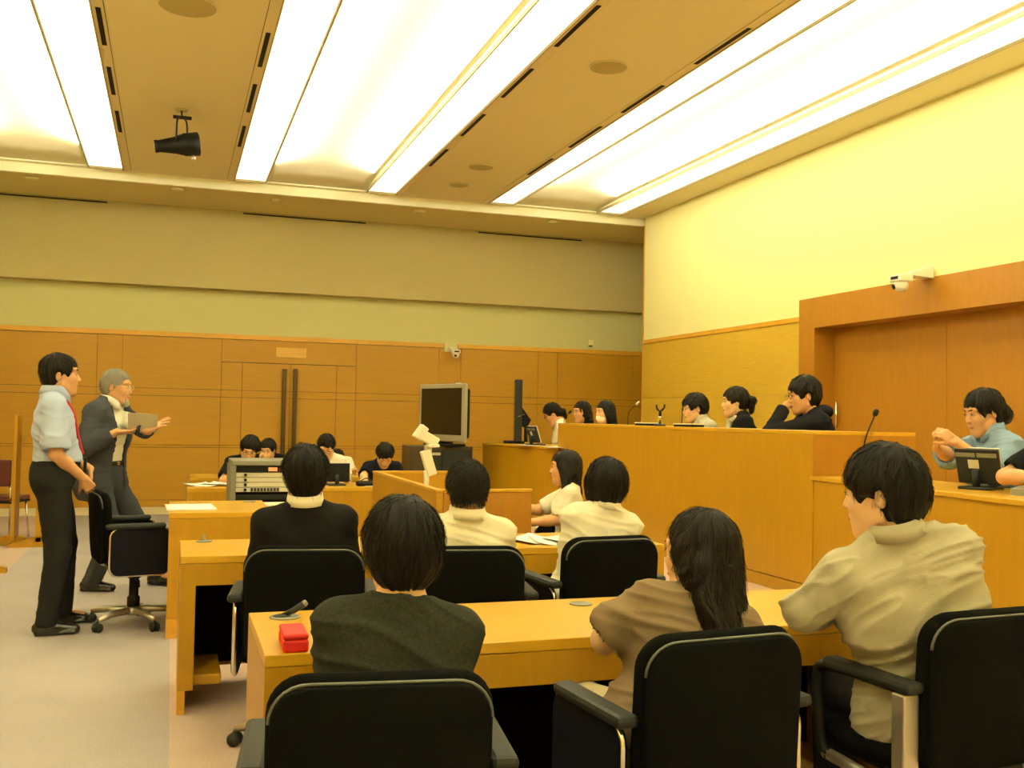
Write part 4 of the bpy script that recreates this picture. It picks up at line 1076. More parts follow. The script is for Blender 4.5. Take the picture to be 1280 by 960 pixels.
# judges' bench
BX = 3.743
t = thing('judges_bench', 'long high wooden judges bench along the right side', 'bench', (BX, 7.3, .31))
def TB(nm, m, x0, x1, y0, y1, z0, z1, bev=0): return box(nm, m, t, x0-BX, x1-BX, y0-7.3, y1-7.3, z0-.31, z1-.31, bev)
YU0, YU1 = 5.21, 9.50
TB('front_panel', WOOD, BX, BX+.04, YU0+.03, YU1, .40, 1.325); TB('kick_board', WOOD, BX+.004, BX+.04, YU0+.031, YU1-.05, .312, .392)
TB('bench_top', WOODTOP, BX, BX+.42, YU0, YU1, 1.326, 1.349, .003)
TB('end_panel', WOODD, BX+.001, 4.49, YU0, YU0+.03, 1.05, 1.325); TB('end_cap', WOODEDGE, 4.15, 4.49, YU0, YU0+.03, 1.326, 1.349); TB('end_panel', WOODD, BX+.001, 4.49, YU1, YU1+.03, .35, 1.349)
TB('inner_shelf', WOODTOP, BX+.041, BX+.40, YU0+.03, YU1, 1.05, 1.07)
def wing(lb, pts_top, z, y_inner):
    (xa, ya), (xb, yb) = pts_top
    w_ = thing('bench_wing', lb, 'desk', (xa, ya, .31))
    dx, dy = xb-xa, yb-ya; L = math.hypot(dx, dy); a = math.atan2(dy, dx)
    sgn = 1 if dy > 0 else -1; w_.rotation_euler = (0, 0, a)
    # local x runs along the front, local y towards the judges
    s_ = -1 if sgn > 0 else 1
    def b_(nm, m, x0, x1, y0, y1, z0, z1, bev=0): 
        ya_, yb_ = sorted((y0*s_, y1*s_)); return box(nm, m, w_, x0, x1, ya_, yb_, z0-.31, z1-.31, bev)
    b_('front_panel', WOOD, 0, L, .012, .045, .40, z-.026); b_('wing_top', WOODTOP, 0, L, 0, .58, z-.025, z, .003); b_('kick_board', WOOD, 0, L, .016, .045, .312, .392)
    b_('end_panel', WOOD, L-.03, L, .046, .58, .312, z-.026)
    return w_
wing('lower bench wing at the near end of the judges bench with a small monitor', ((3.742, 5.27), (3.50, 2.62)), 1.073, 0)
wing('lower bench wing at the far end of the judges bench beside the upright display', ((3.72, 9.45), (3.455, 11.22)), 1.10, 0)
struct(box('judges_platform', CARPETP, None, 4.55, XR-.006, 5.25, 8.7, .31, .45))

def gooseneck(label, x, y, z, pts, tip=.014, r=.004, tm=BLACK):
    t = thing('gooseneck_microphone', label, 'microphone', (x, y, z))
    latheo('base', DGREY, t, [(.045, 0), (.045, .012), (.03, .022), (0, .022)], 18)
    p = [Vector((0, 0, .02))]+[Vector(v)-Vector((x, y, z)) for v in pts]
    tubeo('gooseneck', BLACK, t, curve_pts(p, 6), r, 6)
    d = (p[-1]-p[-2]).normalized(); latheo('capsule', tm, t, [(tip*.6, 0), (tip, .012), (tip, .035), (tip*.6, .045), (0, .047)], 14, axis=d, org=p[-1])
q = atz(1073, 595.5, 1.073); gooseneck('black gooseneck microphone standing on the near bench wing', q[0], q[1], 1.073, [aty(1078, 570, q[1]), aty(1083, 545, q[1]), aty(1093, 520, q[1])], .017, .005)
q = atx(851, 529, 4.05); gooseneck('thin black microphone curving in front of the judge with glasses in the grey shirt', q[0], q[1], 1.07, [aty(853, 515, q[1]), aty(855, 508, q[1]), aty(866, 499, q[1])], .010, .004)
q = atx(785, 527, 4.0); gooseneck('slim silver gooseneck microphone near the right wall corner on the bench', q[0], q[1], 1.07, [aty(785, 522, q[1]), aty(788, 513, q[1]), aty(795, 506, q[1])], .010, .003, ALU)
q = atx(709, 532, 4.0); gooseneck('dark microphone tip between the two far students', q[0], q[1], 1.10, [aty(705, 528, q[1]), aty(707, 522, q[1]), aty(711, 517, q[1])], .013, .003)
# mic clip and tablets on the bench top
q = atx(825, 529, 3.85); t = thing('microphone_clip', 'short microphone stand with a forked clip on the bench', 'microphone stand', (q[0], q[1], 1.349))
latheo('stand_base', DGREY, t, [(.05, 0), (.05, .01), (.012, .016), (0, .016)], 18); latheo('stem', CHROME, t, [(.012, .01), (.012, .06), (.016, .065), (.016, .08), (0, .08)], 12)
tubeo('clip_body', BLACK, t, [(0, 0, .08), (0, 0, .13)], .013, 8); bm = bmesh.new(); tube(bm, curve_pts([(0, 0, .12), (-.02, .02, .145), (-.018, .03, .175)], 4), .008, 6); tube(bm, curve_pts([(0, 0, .12), (.024, -.02, .15), (.03, -.02, .18)], 4), .008, 6); obj('clip_fork', bm, BLACK, t)
for px_, lb in ((811, 'thin tablet lying at the corner side of the bench by the microphone clip'), (861, 'thin tablet on the bench below the judge in the grey shirt')):
    q = atx(px_, 529, 3.88); t = thing('tablet', lb, 'tablet', (q[0], q[1], 1.349), .3); box('tablet_body', BLACK, t, -.07, .07, -.10, .10, .0, .018, .004); box('tablet_edge', WHITEPL, t, -.072, .072, -.102, .102, .0185, .026, .003)
# telephone / grey hub on near wing
t = thing('grey_console', 'grey wedge-shaped desk console with cables beside the near monitor', 'console', (3.93, 3.72, 1.073), -1.3)
bm = bmesh.new(); prism(bm, [(-.11, 0), (.11, 0), (.11, .022), (.0, .045), (-.11, .03)], 'x', -.08, .08); obj('console_body', bm, GREYPL, t)
for k in range(3): tubeo('cable', BLACK, t, curve_pts([(.05+.02*k, .10, .008), (.0, .16+.03*k, .01+.01*k), (-.05, .22, .04+.02*k), (-.10-.02*k, .26, .008)], 6), .004, 6)
q = atz(1218, 612, 1.073)
# papers on far wing
for k, (px_, ang) in enumerate(((648, .3), (680, -.4), (690, .1))):
    q = atz(px_, 556.5 if k == 0 else 559, 1.101); sheet('paper', ('white sheet beside the upright display foot on the far bench wing', 'white sheet right of the small monitor on the far bench wing', 'white sheet nearest the bench end on the far bench wing')[k], q[0]+.12, q[1], 1.1005+.002*k, .21, .30, ang)
# upright flat display seen edge-on
q = atz(630, 554, 1.10); X0, Y0 = q[0]+.16, q[1]
zt_ = aty(634, 475, Y0)[2]
t = thing('upright_display', 'tall black flat display seen edge-on on the far bench wing', 'display', (X0, Y0, 1.10), math.atan2(-X0, Y0)+.03)
box('display_panel', DGREY, t, -.042, .042, -.28, .28, .03, zt_-1.10, .006); box('display_glass', SCREEN, t, -.0435, -.0425, -.26, .26, .06, zt_-1.13)
bm = bmesh.new(); prism(bm, [(.042, .42), (.15, .27), (.10, .17), (.042, .20)], 'y', -.12, .12); obj('mount_housing', bm, BLACK, t)
tubeo('support_post', DGREY, t, [(.10, 0, .02), (.10, 0, .22)], .022); box('stand_base', BLACK, t, -.16, .08, -.15, .15, 0, .03, .01)
tubeo('wire', CHROME, t, curve_pts([(-.044, -.1, .30), (.0, -.285, .31), (.06, -.2, .33), (.10, -.05, .35)], 5), .004, 5)
# television on its cabinet
YT = 10.9
a, b = aty(514, 560, YT), aty(592, 560, YT)
t = thing('av_cabinet', 'dark wooden cabinet under the silver television', 'cabinet', ((a[0]+b[0])/2, YT+.25, 0)); w2 = (b[0]-a[0])/2; zt = a[2]+.02
box('cabinet_body', mat('dark_wood', (.05, .032, .012), .45), t, -w2, w2, -.22, .22, .04, zt, .005); box('door_panel', DGREY, t, -w2+.18, -.005, -.235, -.221, .1, zt-.04); box('door_panel', DGREY, t, .005, w2-.02, -.235, -.221, .1, zt-.04)
box('name_strip', PAPERB, t, -.14, -.02, -.24, -.236, zt-.10, zt-.07); box('plinth', BLACK, t, -w2+.02, w2-.02, -.2, .2, 0, .04)
TVc = aty(555, 557, YT+.2)
t = thing('television', 'silver framed television turned to the left on a dark cabinet', 'television', (TVc[0], YT+.22, zt), -1.27)
hh = aty(555, 480, YT+.2)[2]-zt; wd = .98
box('tv_frame', mat('silver_plastic', (.40, .38, .28), .35, .3), t, -wd/2, wd/2, -.045, 0, .05, hh, .012)
box('screen', SCREEN, t, -wd/2+.06, wd/2-.06, -.048, -.0455, .13, hh-.05)
box('rear_shell', BLACK, t, -wd/2+.06, wd/2-.06, .001, .08, .09, hh-.05, .03)
box('top_button', WHITEPL, t, wd/2-.20, wd/2-.13, -.04, -.01, hh+.0005, hh+.008); box('foot', BLACK, t, -.25, .25, -.12, .14, 0, .03, .01); box('neck', BLACK, t, -.12, .12, -.01, .05, .03, .10)

# wall cameras
def wall_cam(label, p, rz_, big):
    t = thing('wall_camera', label, 'camera', p, rz_)
    s_ = big
    bm = bmesh.new(); prism(bm, [(0, .03), (0, .11), (-.24, .03), (-.24, .012), (0, 0)], 'x', -.07, .07); bmesh.ops.scale(bm, vec=(s_, s_, s_), verts=bm.verts); obj('bracket', bm, WHITEPL, t)
    box('camera_body', WHITEPL, t, -.075*s_, .075*s_, -.36*s_, -.22*s_, -.045*s_, .02*s_, .01*s_); box('dark_window', BLACK, t, -.045*s_, .045*s_, -.363*s_, -.359*s_, -.025*s_, 0)
    bm = bmesh.new(); bmesh.ops.create_uvsphere(bm, u_segments=20, v_segments=12, radius=.065*s_); bmesh.ops.translate(bm, vec=(0, -.29*s_, -.07*s_), verts=bm.verts)
    for f in bm.faces: f.smooth = True
    obj('dome', bm, WHITEPL, t); latheo('lens', BLACK, t, [(.022*s_, 0), (.022*s_, .012*s_), (0, .014*s_)], 14, axis=(-.2, -1, -.4), org=(-.02*s_, -.345*s_, -.085*s_))
q = atx(1160, 346, XR-.04); wall_cam('white dome camera on a bracket over the judges door', tuple(q-np.array([0, 0, .02])), -PI/2-.0, 1.0)
q = aty(563, 438, YB-.036); wall_cam('small white dome camera on the back wall right of the double door', (q[0]+.03, YB-.001, q[2]-.02), 0, .8)
box('mount_block', PLASTERG, wb, 3.81, 4.01, YB-.03, YB, aty(563, 440, YB)[2], 2.475)
q = aty(737, 429, YB); t = thing('wall_sensor', 'small pale box sensor above the wood panelling near the corner', 'sensor', (q[0], YB, q[2])); box('sensor_box', PLASTER, t, -.045, .045, -.05, 0, -.04, .05, .006); box('sensor_eye', DGREY, t, -.025, .025, -.052, -.03, -.056, -.041)

# bar rail at the left (upright board on splayed feet)
def rail(label, x, y, L=1.5, h=1.12):
    t = thing('bar_rail', label, 'barrier', (x, y, 0))
    box('upright_board', WOOD, t, -.03, .03, 0, .34, .05, h, .004); box('upright_board', WOOD, t, -.26, -.23, .05, .39, .07, h-.04, .004)
    for yy, xx in ((0, -.04), (.18, -.30)):
        bm = bmesh.new(); prism(bm, [(-.24+xx, 0), (.30+xx, 0), (.30+xx, .045), (.06+xx, .10), (-.02+xx, .10), (-.24+xx, .03)], 'y', yy, yy+.10); obj('foot', bm, WOOD, t)
    tubeo('brace', ALU, t, [(.03, .25, .30), (.12, .38, .15)], .012)
    return t
q = atz(50, 684, 0); rail('wooden barrier board on splayed feet behind the man in the blue shirt', q[0]-.02, q[1], h=aty(40, 515, q[1])[2])
q = atz(-6, 717, 0); t = thing('bar_rail', 'wooden barrier foot just showing at the left picture edge', 'barrier', (q[0]-.12, q[1], 0))
bm = bmesh.new(); prism(bm, [(-.28, 0), (.20, 0), (.20, .04), (-.02, .10), (-.1, .10), (-.28, .04)], 'y', 0, .09); obj('foot', bm, WOOD, t); box('upright_board', WOOD, t, -.10, -.05, 0, .3, .08, 1.1)
# gallery chair at the left edge
q = atz(0, 676, 0); t = thing('gallery_chair', 'maroon padded stacking chair with chrome legs at the left picture edge', 'chair', (q[0]-.02, q[1]+.1, 0), -.3)
box('seat', MAROON, t, -.22, .22, -.21, .21, .42, .47, .02); box('seat_frame', BLACK, t, -.215, .215, -.205, .205, .40, .419)
bm = bmesh.new(); bx(bm, -.21, .21, -.26, -.22, .58, .86, .018); obj('backrest', bm, MAROON, t)
for x_, y_ in ((-.19, .18), (.19, .18)): tubeo('leg', CHROME, t, [(x_, y_*.9, .40), (x_*1.12, y_*1.15, .0)], .011)
for x_ in (-.19, .19): tubeo('leg', CHROME, t, [(x_*1.1, -.24, 0), (x_, -.19, .41), (x_, -.235, .70)], .011)

# ------------------------------------------------------------------ office chairs
def arm_panel(t, s_, closed):
    out = rrect(-.19, .17, .36, .655, .055, 5)
    x = s_*.265
    if closed:
        bm = bmesh.new(); prism(bm, out, 'x', x-.012, x+.012); obj('arm_panel', bm, NAVYF, t)
        loop = [(x, a, b) for a, b in out]; loop.append(loop[0]); tubeo('arm_frame', CHROME, t, loop, .011, 8, cap=False)
    else:
        tubeo('arm_frame', BLACK, t, curve_pts([(x, -.16, .66), (x, .13, .655), (x, .19, .60), (x, .17, .42), (x, .13, .38)], 6), .019, 10)
        bm = bmesh.new(); bx(bm, x-.028, x+.028, -.20, -.15, .33, .65, .006); obj('arm_post', bm, ALU, t)
        tubeo('arm_bar', ALU, t, [(x, .15, .385), (x, -.17, .36)], .019, 8)
    bm = bmesh.new(); bx(bm, x-.032, x+.032, -.22, .14, .652, .686, .014); obj('arm_pad', bm, DGREY, t)
def make_chair(label, closed=True, loc=(0, 0, 0), rz_=0, group=None):
    t = thing('office_chair', label, 'chair', loc, rz_, group)
    def bend(bm):
        for v in bm.verts:
            z = v.co.z-.44; v.co.y += .030*(v.co.x/.23)**2-.10*z+.10*z*z
    def slab(w_, z0, z1, y0, y1, r, bev):
        bm = bmesh.new(); o_ = rrect(-w_, w_, z0, z1, r, 7, .05); n = len(o_)
        # inflated pad: rings from front face to back face
        rings = []
        for (yy, ins) in ((y0, bev), (y0+bev*.35, bev*.3), (y0+bev, 0), (y1-bev, 0), (y1-bev*.35, bev*.3), (y1, bev)):
            cx, cz = 0, (z0+z1)/2
            rings.append([bm.verts.new((x*(1-ins/w_), yy, cz+(z-cz)*(1-ins/((z1-z0)/2)))) for x, z in o_])
        for a, b in zip(rings, rings[1:]):
            for k in range(n): bm.faces.new((a[k], a[(k+1) % n], b[(k+1) % n], b[k])).smooth = True
        for R_, yy, rev in ((rings[0], y0, False), (rings[-1], y1, True)):
            # grid fill by concentric insets keeps the bend smooth
            prev = R_
            for f_ in (.75, .5, .25):
                cz = (z0+z1)/2; ring = [bm.verts.new((v.co.x*f_/(1 if prev is R_ else 1), yy, cz+(v.co.z-cz)*f_)) for v in R_]
                for k in range(n): bm.faces.new((prev[k], prev[(k+1) % n], ring[(k+1) % n], ring[k])).smooth = True
                prev = ring
            bm.faces.new(prev)
        bmesh.ops.recalc_face_normals(bm, faces=bm.faces); bend(bm); return bm
    obj('back_cushion', slab(.238, .44, .876, -.235, -.185, .085, .02), BLACKF, t)
    obj('back_shell', slab(.228, .43, .858, -.262, -.236, .080, .006), BLACKF, t)
    o_ = [(x, z) for x, z in rrect(-.231, .231, .43, .862, .083, 7, .05)]
    i0 = [i for i, (x, z) in enumerate(o_) if z > .50]; pts = [(x, -.245, z) for x, z in o_]
    k0 = next(i for i in range(len(o_)) if o_[i][1] < .6); seq = [pts[(k0+i) % len(pts)] for i in range(len(pts))]
    # run the piping only around the sides and the top
    seq = [p for p in sorted(((p if True else None) for p in pts), key=lambda p: math.atan2(p[0], p[2]-.6)) if p[2] > .76]
    bm = bmesh.new(); tube(bm, seq, .0038, 6); bend(bm); obj('edge_piping', bm, EDGEGREEN, t)
    bm = bmesh.new(); bx(bm, -.245, .245, -.20, .25, .405, .475, .03); s = obj('seat', bm, BLACKF, t); bm = bmesh.new(); bx(bm, -.20, .20, -.17, .2, .375, .404, .008); obj('seat_pan', bm, BLACK, t)
    for s_ in (-1, 1): arm_panel(t, s_, closed)
    latheo('gas_column', BLACK, t, [(.04, .10), (.04, .18), (.03, .19), (.03, .30), (.05, .31), (.09, .345), (.10, .374), (0, .375)], 18)
    tubeo('lever', BLACK, t, [(.03, 0, .30), (.12, .01, .30), (.13, .01, .26)], .008, 6)
    latheo('hub', ALU, t, [(.05, .07), (.055, .085), (.05, .12), (0, .12)], 18)
    for k in range(5):
        a = 2*PI*k/5+.3; c, s2 = math.cos(a), math.sin(a)
        bm = bmesh.new(); tube(bm, [(c*.04, s2*.04, .098), (c*.18, s2*.18, .092), (c*.29, s2*.29, .075)], .02, 8, rs=[.026, .021, .015]); l = obj('leg', bm, ALU, t)
        bm = bmesh.new()
        tx, ty = -s2, c
        for q in (-1, 1): lathe(bm, [(0, -.011), (.024, -.010), (.029, -.004), (.029, .004), (.024, .010), (0, .011)], 16, axis=(tx, ty, 0), org=(c*.29+tx*.016*q, s2*.29+ty*.016*q, .029))
        tube(bm, [(c*.29, s2*.29, .03), (c*.29, s2*.29, .07)], .008, 6); obj('caster', bm, DGREY, l)
    return t
cg = 'black office chairs with closed arm panels'
ch0 = make_chair('black office chair in the front row holding the person in the dark heathered sweater', True, (.455, 2.335, 0), rad(1), cg)
TREE = {}
for o in COL.objects:
    if o.parent: TREE.setdefault(o.parent.name, []).append(o)
def chair(x, y, deg, label, z=0): o = dup(ch0, (x, y, z), rad(deg), label, cg, TREE); return o
def chair_b(x, y, deg, label):                          # (x, y) of the backrest
    a = rad(deg); return chair(x-math.sin(a)*.25, y+math.cos(a)*.25, deg, label)
ch0.location = (.43+.25*math.sin(rad(8)), 2.05+.25, -.012); ch0.rotation_euler.z = rad(-8)
CW = chair_b(1.33, 2.20, 5, 'black office chair in the front row holding the woman with long hair')
a = rad(4)
CG = make_chair('black office chair with open arm loops at the right picture edge', False, (2.235-math.sin(a)*.25, 2.26+math.cos(a)*.25, 0), a)
CB = chair_b(.515, 4.01, -8, 'black office chair in the second row behind the person in the black sweater')
CC = chair_b(1.15, 3.88, -9, 'black office chair of the short-haired man in a cream shirt')
CD = chair_b(1.885, 4.09, 5, 'black office chair in the second row of the woman in the white blouse')
chair(-.20, 7.03, -79, 'empty black office chair standing side-on next to the two standing men')

# ================================================================== people
SKIN = mat('skin', (.62, .33, .145), .55, bump=.05, bscale=300, noise=.06, nscale=20)
SKINL = mat('skin_light', (.74, .45, .23), .55, bump=.05, bscale=300, noise=.05, nscale=20)
SKIND = mat('skin_tan', (.52, .25, .10), .55, bump=.05, bscale=300, noise=.06, nscale=20)
LIPS = mat('lips', (.46, .20, .10), .5); EYEWHITE = mat('eye_white', (.55, .50, .40), .3); IRIS = mat('iris_dark', (.012, .008, .005), .3); TEETH = mat('teeth', (.8, .76, .6), .3)
def hairmat(n, c, rg=.42): return mat(n, c, rg, bump=.55, bscale=14, noise=.35, nscale=9, attr='strand', detail=5, spec=.2)
HAIR = hairmat('black_hair', (.010, .009, .007)); HAIRB = hairmat('brown_black_hair', (.013, .010, .007)); HAIRG = hairmat('grey_hair', (.30, .28, .22), .6)
def clothm(n, c, **k): return mat(n, c, .85, bump=k.get('bump', .25), bscale=k.get('bs', 400), noise=k.get('noise', .05), nscale=k.get('ns', 30), spec=.08)
TROUSER = clothm('dark_trouser_cloth', (.014, .014, .013)); TROUSERG = clothm('charcoal_trouser_cloth', (.020, .021, .021))
HEATHER = clothm('dark_heathered_knit', (.030, .032, .022), noise=.65, ns=130)
BLACKKNIT = clothm('black_knit', (.012, .012, .011)); BLACKTEE = clothm('black_tee', (.010, .011, .013)); NAVY = clothm('navy_jersey', (.010, .012, .022))
BEIGE = clothm('beige_cotton', (.42, .38, .25)); CREAM = clothm('cream_cotton', (.80, .74, .52)); WHITEB = clothm('white_blouse_cotton', (.84, .79, .60))
WHITECLOTH = clothm('white_cloth', (.88, .85, .70)); TAUPE = clothm('taupe_chiffon', (.22, .155, .085)); SKY = clothm('pale_blue_shirt', (.43, .52, .74)); BLUEB = clothm('light_blue_blouse', (.24, .35, .48))
SUIT = clothm('charcoal_suit', (.058, .064, .074)); GREYSH = clothm('grey_shirt', (.55, .52, .40)); SCARF = clothm('patterned_scarf', (.55, .50, .34), noise=.6, ns=60); DKCOAT = clothm('dark_hooded_coat', (.014, .015, .020))
BLACKSHOE = mat('black_shoe', (.010, .010, .009), .25, coat=.4); REDL = mat('red_lanyard', (.55, .02, .02), .6)

# --- front row
def seat_of(c, d=.03): a = c.rotation_euler.z; return (c.location.x-math.sin(a)*d, c.location.y+math.cos(a)*d)
H0 = atd(503, 690, 2.48)
pa = person('person', 'person in a dark heathered sweater seen from behind in the nearest row, centre', dict(
    head=H0, seat=(.50, 2.37), yaw=-6, hp=4, S=1.0, top='long', tmat=HEATHER, toff=.012, neckr=.072, fold=.007, ffreq=7, seed=3, gh=.007, hairh=.004, hvol=1.13, hair='short', nape=-.10, sw=.152, face=False, nstr=3000, slen=.055, swid=.0010,
    skin=SKINL, fringe=.045, crown=(.01, -.05, .12), fdir=(.5, .2, 1.), armR=dict(l=(.07, .37, .765), hint=(.12, -.5, -1), curl=.4), armL=dict(l=(-.07, .37, .765), hint=(-.12, -.5, -1), curl=.4), hf=.006, hh=.006))
H0 = atd(874, 690, 2.84)
hd = atd(772, 762, 3.03); el = atd(756, 800, 2.80)
pw = person('person', 'woman with long half-tied dark hair and a taupe blouse at the nearest desk', dict(
    head=H0, seat=seat_of(CW, .04), yaw=-8, hy=42, hp=3, S=.97, female=True, top='short', sleeve=.98, tmat=TAUPE, toff=.012, sloose=.022, fold=.012, ffreq=8, seed=8, gh=.007, hairh=.004, hair='long', hlen=.46, hw=.054, hdir=(.10, -.32, -1), hmat=HAIRB, sw=.150, nstr=3000, slen=.07, swid=.0010,
    skin=SKINL, pname='skirt', pmat=clothm('cream_skirt', (.55, .48, .30)), armL=dict(e=el, w=hd, pnw=(1, 0, -.6), curl=.75, hdw=(.5, .8, .1)), armR=dict(w=(hd[0]+.10, hd[1]-.04, hd[2]), hint=(.5, -.5, -1), pnw=(-1, .1, -.3), curl=.7, hdw=(-.7, .6, .1)),
    bare=True, hf=.005, hh=.004, fringe=.055))
H0 = atd(1103, 616, 3.0)
el = atd(1004, 764, 3.02)
pg = person('person', 'man in a wrinkled beige shirt leaning on the nearest desk at the right', dict(
    head=H0, seat=(2.20, 2.49), yaw=-15, hy=52, hp=6, S=1.07, build=1.1, top='long', tmat=BEIGE, toff=.018, fold=.013, ffreq=13, seed=21, gh=.0065, hairh=.004, hair='short', hvol=1.10, nape=-.092, collar=True, fdir=(-.35, .3, 1.), hem=-.13, sw=.165, nstr=3000, slen=.05, swid=.0011,
    skin=SKINL, fringe=.03, armL=dict(e=el, w=el+np.array([.22, .18, -.03]), pn=(0, 0, -1)), armR=dict(w=(2.20, 2.98, .785), hint=(.4, -.4, -1), hdw=(-.3, 1, 0)), hf=.005, hh=.006, pmat=TROUSERG))
# --- second row
H0 = atd(382, 595, 4.20)
pb = person('person', 'person in a black sweater with a white shirt collar in the second row', dict(
    head=H0, seat=seat_of(CB, .05), yaw=-6, hp=4, top='long', tmat=BLACKKNIT, toff=.014, neckr=.066, necku=.012, colh=.056, fold=.006, seed=31, gh=.008, hvol=1.06, face=False, collar=True, cmat=CREAM, nape=-.115, skin=SKINL, hh=.007, hf=.006, sw=.158, hairh=.005, nstr=2200))
H0 = atd(584, 612, 4.30)
pc_ = person('person', 'man with cropped hair and a cream shirt in the second row', dict(
    head=H0, seat=seat_of(CC, .05), yaw=-8, hp=3, top='long', tmat=CREAM, toff=.016, fold=.012, seed=41, gh=.008, hvol=.97, face=False, collar=True, nape=-.070, skin=SKIN, sw=.160, hh=.007, hf=.006, rough=.6, neck=1.05, nstr=4500, slen=.018, spiky=.3, sseg=3, swid=.0011))
H0 = atd(756, 604, 4.72)
pd_ = person('person', 'woman with short bobbed hair and a white blouse in the second row', dict(
    head=H0, seat=seat_of(CD, .05), yaw=-6, hy=20, hp=3, S=.95, female=True, top='long', tmat=WHITEB, toff=.013, fold=.011, seed=51, gh=.008, hair='bob', hvol=1.03, collar=True, face=False, skin=SKINL, sw=.150, hh=.007, hf=.006, nstr=2200,
    armL=dict(e=atd(712, 706, 4.66), w=atd(712, 706, 4.66)+np.array([.12, .22, .02]))))
H0 = atd(706, 584, 6.80)
pe = person('person', 'woman with shoulder-length hair and a white tee in profile by the witness stand', dict(
    head=H0, yaw=68, hp=2, S=.93, female=True, lean=2, top='short', sleeve=1.0, tmat=WHITEB, toff=.008, fold=.006, seed=61, hair='long', hlen=.23, hw=.030, hsides=1, hair_extra=lambda s, Pt, r_, H: s.cap(Pt(-.072, -.005, -.03), Pt(-.118, -.01, -.25), .034, .024, k=.02), hdir=(.15, -.16, -1), skin=SKIN, bare=True, sloose=.008,
    armL=dict(e=atd(698, 650, 6.62), w=atd(698, 650, 6.62)+np.array([-.24, .03, -.02]), hdw=(-1, .05, 0)), armR=dict(w=(2.22, 6.62, .775), hint=(.05, -.3, -1), hdw=(-1, 0, 0)), pmat=TROUSERG, sw=.150))
# --- two standing men
H0 = atd(76, 468, 6.30)
fa = atz(57, 795, 0); fb = atz(75, 783, 0)
pm = person('person', 'man in a pale blue short-sleeved shirt with a red lanyard, hands clasped', dict(
    head=H0, yaw=-83, hy=-2, hp=0, seated=False, S=1.045, lean=0, top='short', tmat=SKY, toff=.016, fold=.009, ffreq=8, seed=71, gh=.007, hairh=.0045, hair='short', nape=-.085, collar=True, skin=SKIN, hem=.085, belly=True, sloose=.022,
    legR=dict(foot=fa[:2]+np.array([.0, .02]), toe=-2), legL=dict(foot=fb[:2]+np.array([0, .08]), toe=6), hip=.985, bare=True, build=1.04, hf=.004, hh=.004, pmat=TROUSERG, nstr=1400,
    armR=dict(e=atd(70, 568, 6.08), w=atd(104, 598, 6.26), hdw=(.45, .6, -.75), pnw=(-.3, .9, .2), curl=.55), armL=dict(w=atd(112, 586, 6.48), hint=(-.5, -1, -.3), hdw=(.1, -.5, -.8), pnw=(-.9, -.2, .1), curl=.6), sw=.155))
from mathutils.bvhtree import BVHTree
V_, Q_ = pm['P']['shirtVQ']; bv = BVHTree.FromPolygons([tuple(v) for v in V_], [tuple(q) for q in Q_])
up = pm['up']; bm = bmesh.new()
for q in (-1, 1):
    ring = []
    for x, y, z in ((0, -.085, .475), (q*.05, -.06, .485), (q*.068, -.01, .485), (q*.066, .045, .455), (q*.064, .10, .40), (q*.05, .16, .32), (q*.030, .17, .22), (q*.008, .18, .13)):
        p_ = Vector(up(x, y, z)); h_ = bv.find_nearest(p_); n_ = (p_-h_[0]); n_ = n_.normalized() if n_.length > 1e-4 else Vector((0, 1, 0))
        ring.append(h_[0]+n_*.007)
    tube(bm, curve_pts(ring, 4), .0065, 6, flat=.35)
obj('lanyard', bm, REDL, pm['root'])
p_ = Vector(up(0, .19, .08)); h_ = bv.find_nearest(p_)[0]
bm = bmesh.new(); bx(bm, -.030, .030, 0, .018, -.09, .0, .004, 0, Matrix.Translation(h_+Vector((0, .008, .02)))); obj('badge_holder', bm, BLACK, pm['root'])
H0 = atd(146, 483, 7.62)
f1, f2 = atz(113, 739, 0), atz(198, 733, 0)
pn_ = person('person', 'grey-haired bearded man in a charcoal suit gesturing with a raised hand', dict(
    head=H0, yaw=-118, hy=12, hp=6, seated=False, S=1.06, lean=6, side=0, top='long', sleeve=.9, tmat=WHITECLOTH, toff=.010, fold=.005, seed=81, gh=.008, hairh=.0045, hair='grey', hmat=HAIRG, brow=HAIRG, nape=-.07, collar=True, cmat=WHITECLOTH, skin=SKIN, beard=True, smile=True, glasses=True, gmat=ALU,
    belt=True, hem=.08, hip=.90, legR=dict(foot=f1[:2], toe=10), legL=dict(foot=f2[:2]+np.array([0, .1]), toe=-10), bare=False, hf=.004, hh=.004, tname='shirt', pmat=SUIT, hvol=.95, fringe=.06, jacket=SUIT, nstr=1400, sw=.158,
    armR=dict(w=atd(146, 540, 7.40), hint=(.7, -.5, -1), hdw=(1, -.1, .02), pnw=(.1, .2, 1.), curl=.15, thumb=.2), armL=dict(w=atd(194, 545, 7.30), hint=(-.7, -.3, -1), hdw=(.75, -.3, .55), pnw=(.5, .5, -.8), curl=.12, spread=.5, thumb=.9)))
# the white sheets he holds
A1, A2 = atd(160, 516, 7.36), atd(197, 519, 7.30)
wv = Vector(A2-A1); hv = Vector((0, .10, -.13)); bm = bmesh.new()
vs = [bm.verts.new(Vector(A1)+wv*u+hv*v+Vector((0, 0, .006*math.sin(3*u)))) for v in (0, .5, 1) for u in (0, .33, .66, 1)]
for r_i in range(2):
    for c_i in range(3): bm.faces.new([vs[r_i*4+c_i], vs[r_i*4+c_i+1], vs[r_i*4+c_i+5], vs[r_i*4+c_i+4]])
o = obj('held_paper', bm, PAPERB); md = o.modifiers.new('t', 'SOLIDIFY'); md.thickness = .002; tag(o, 'pale sheet of paper held by the grey-haired man', 'paper')
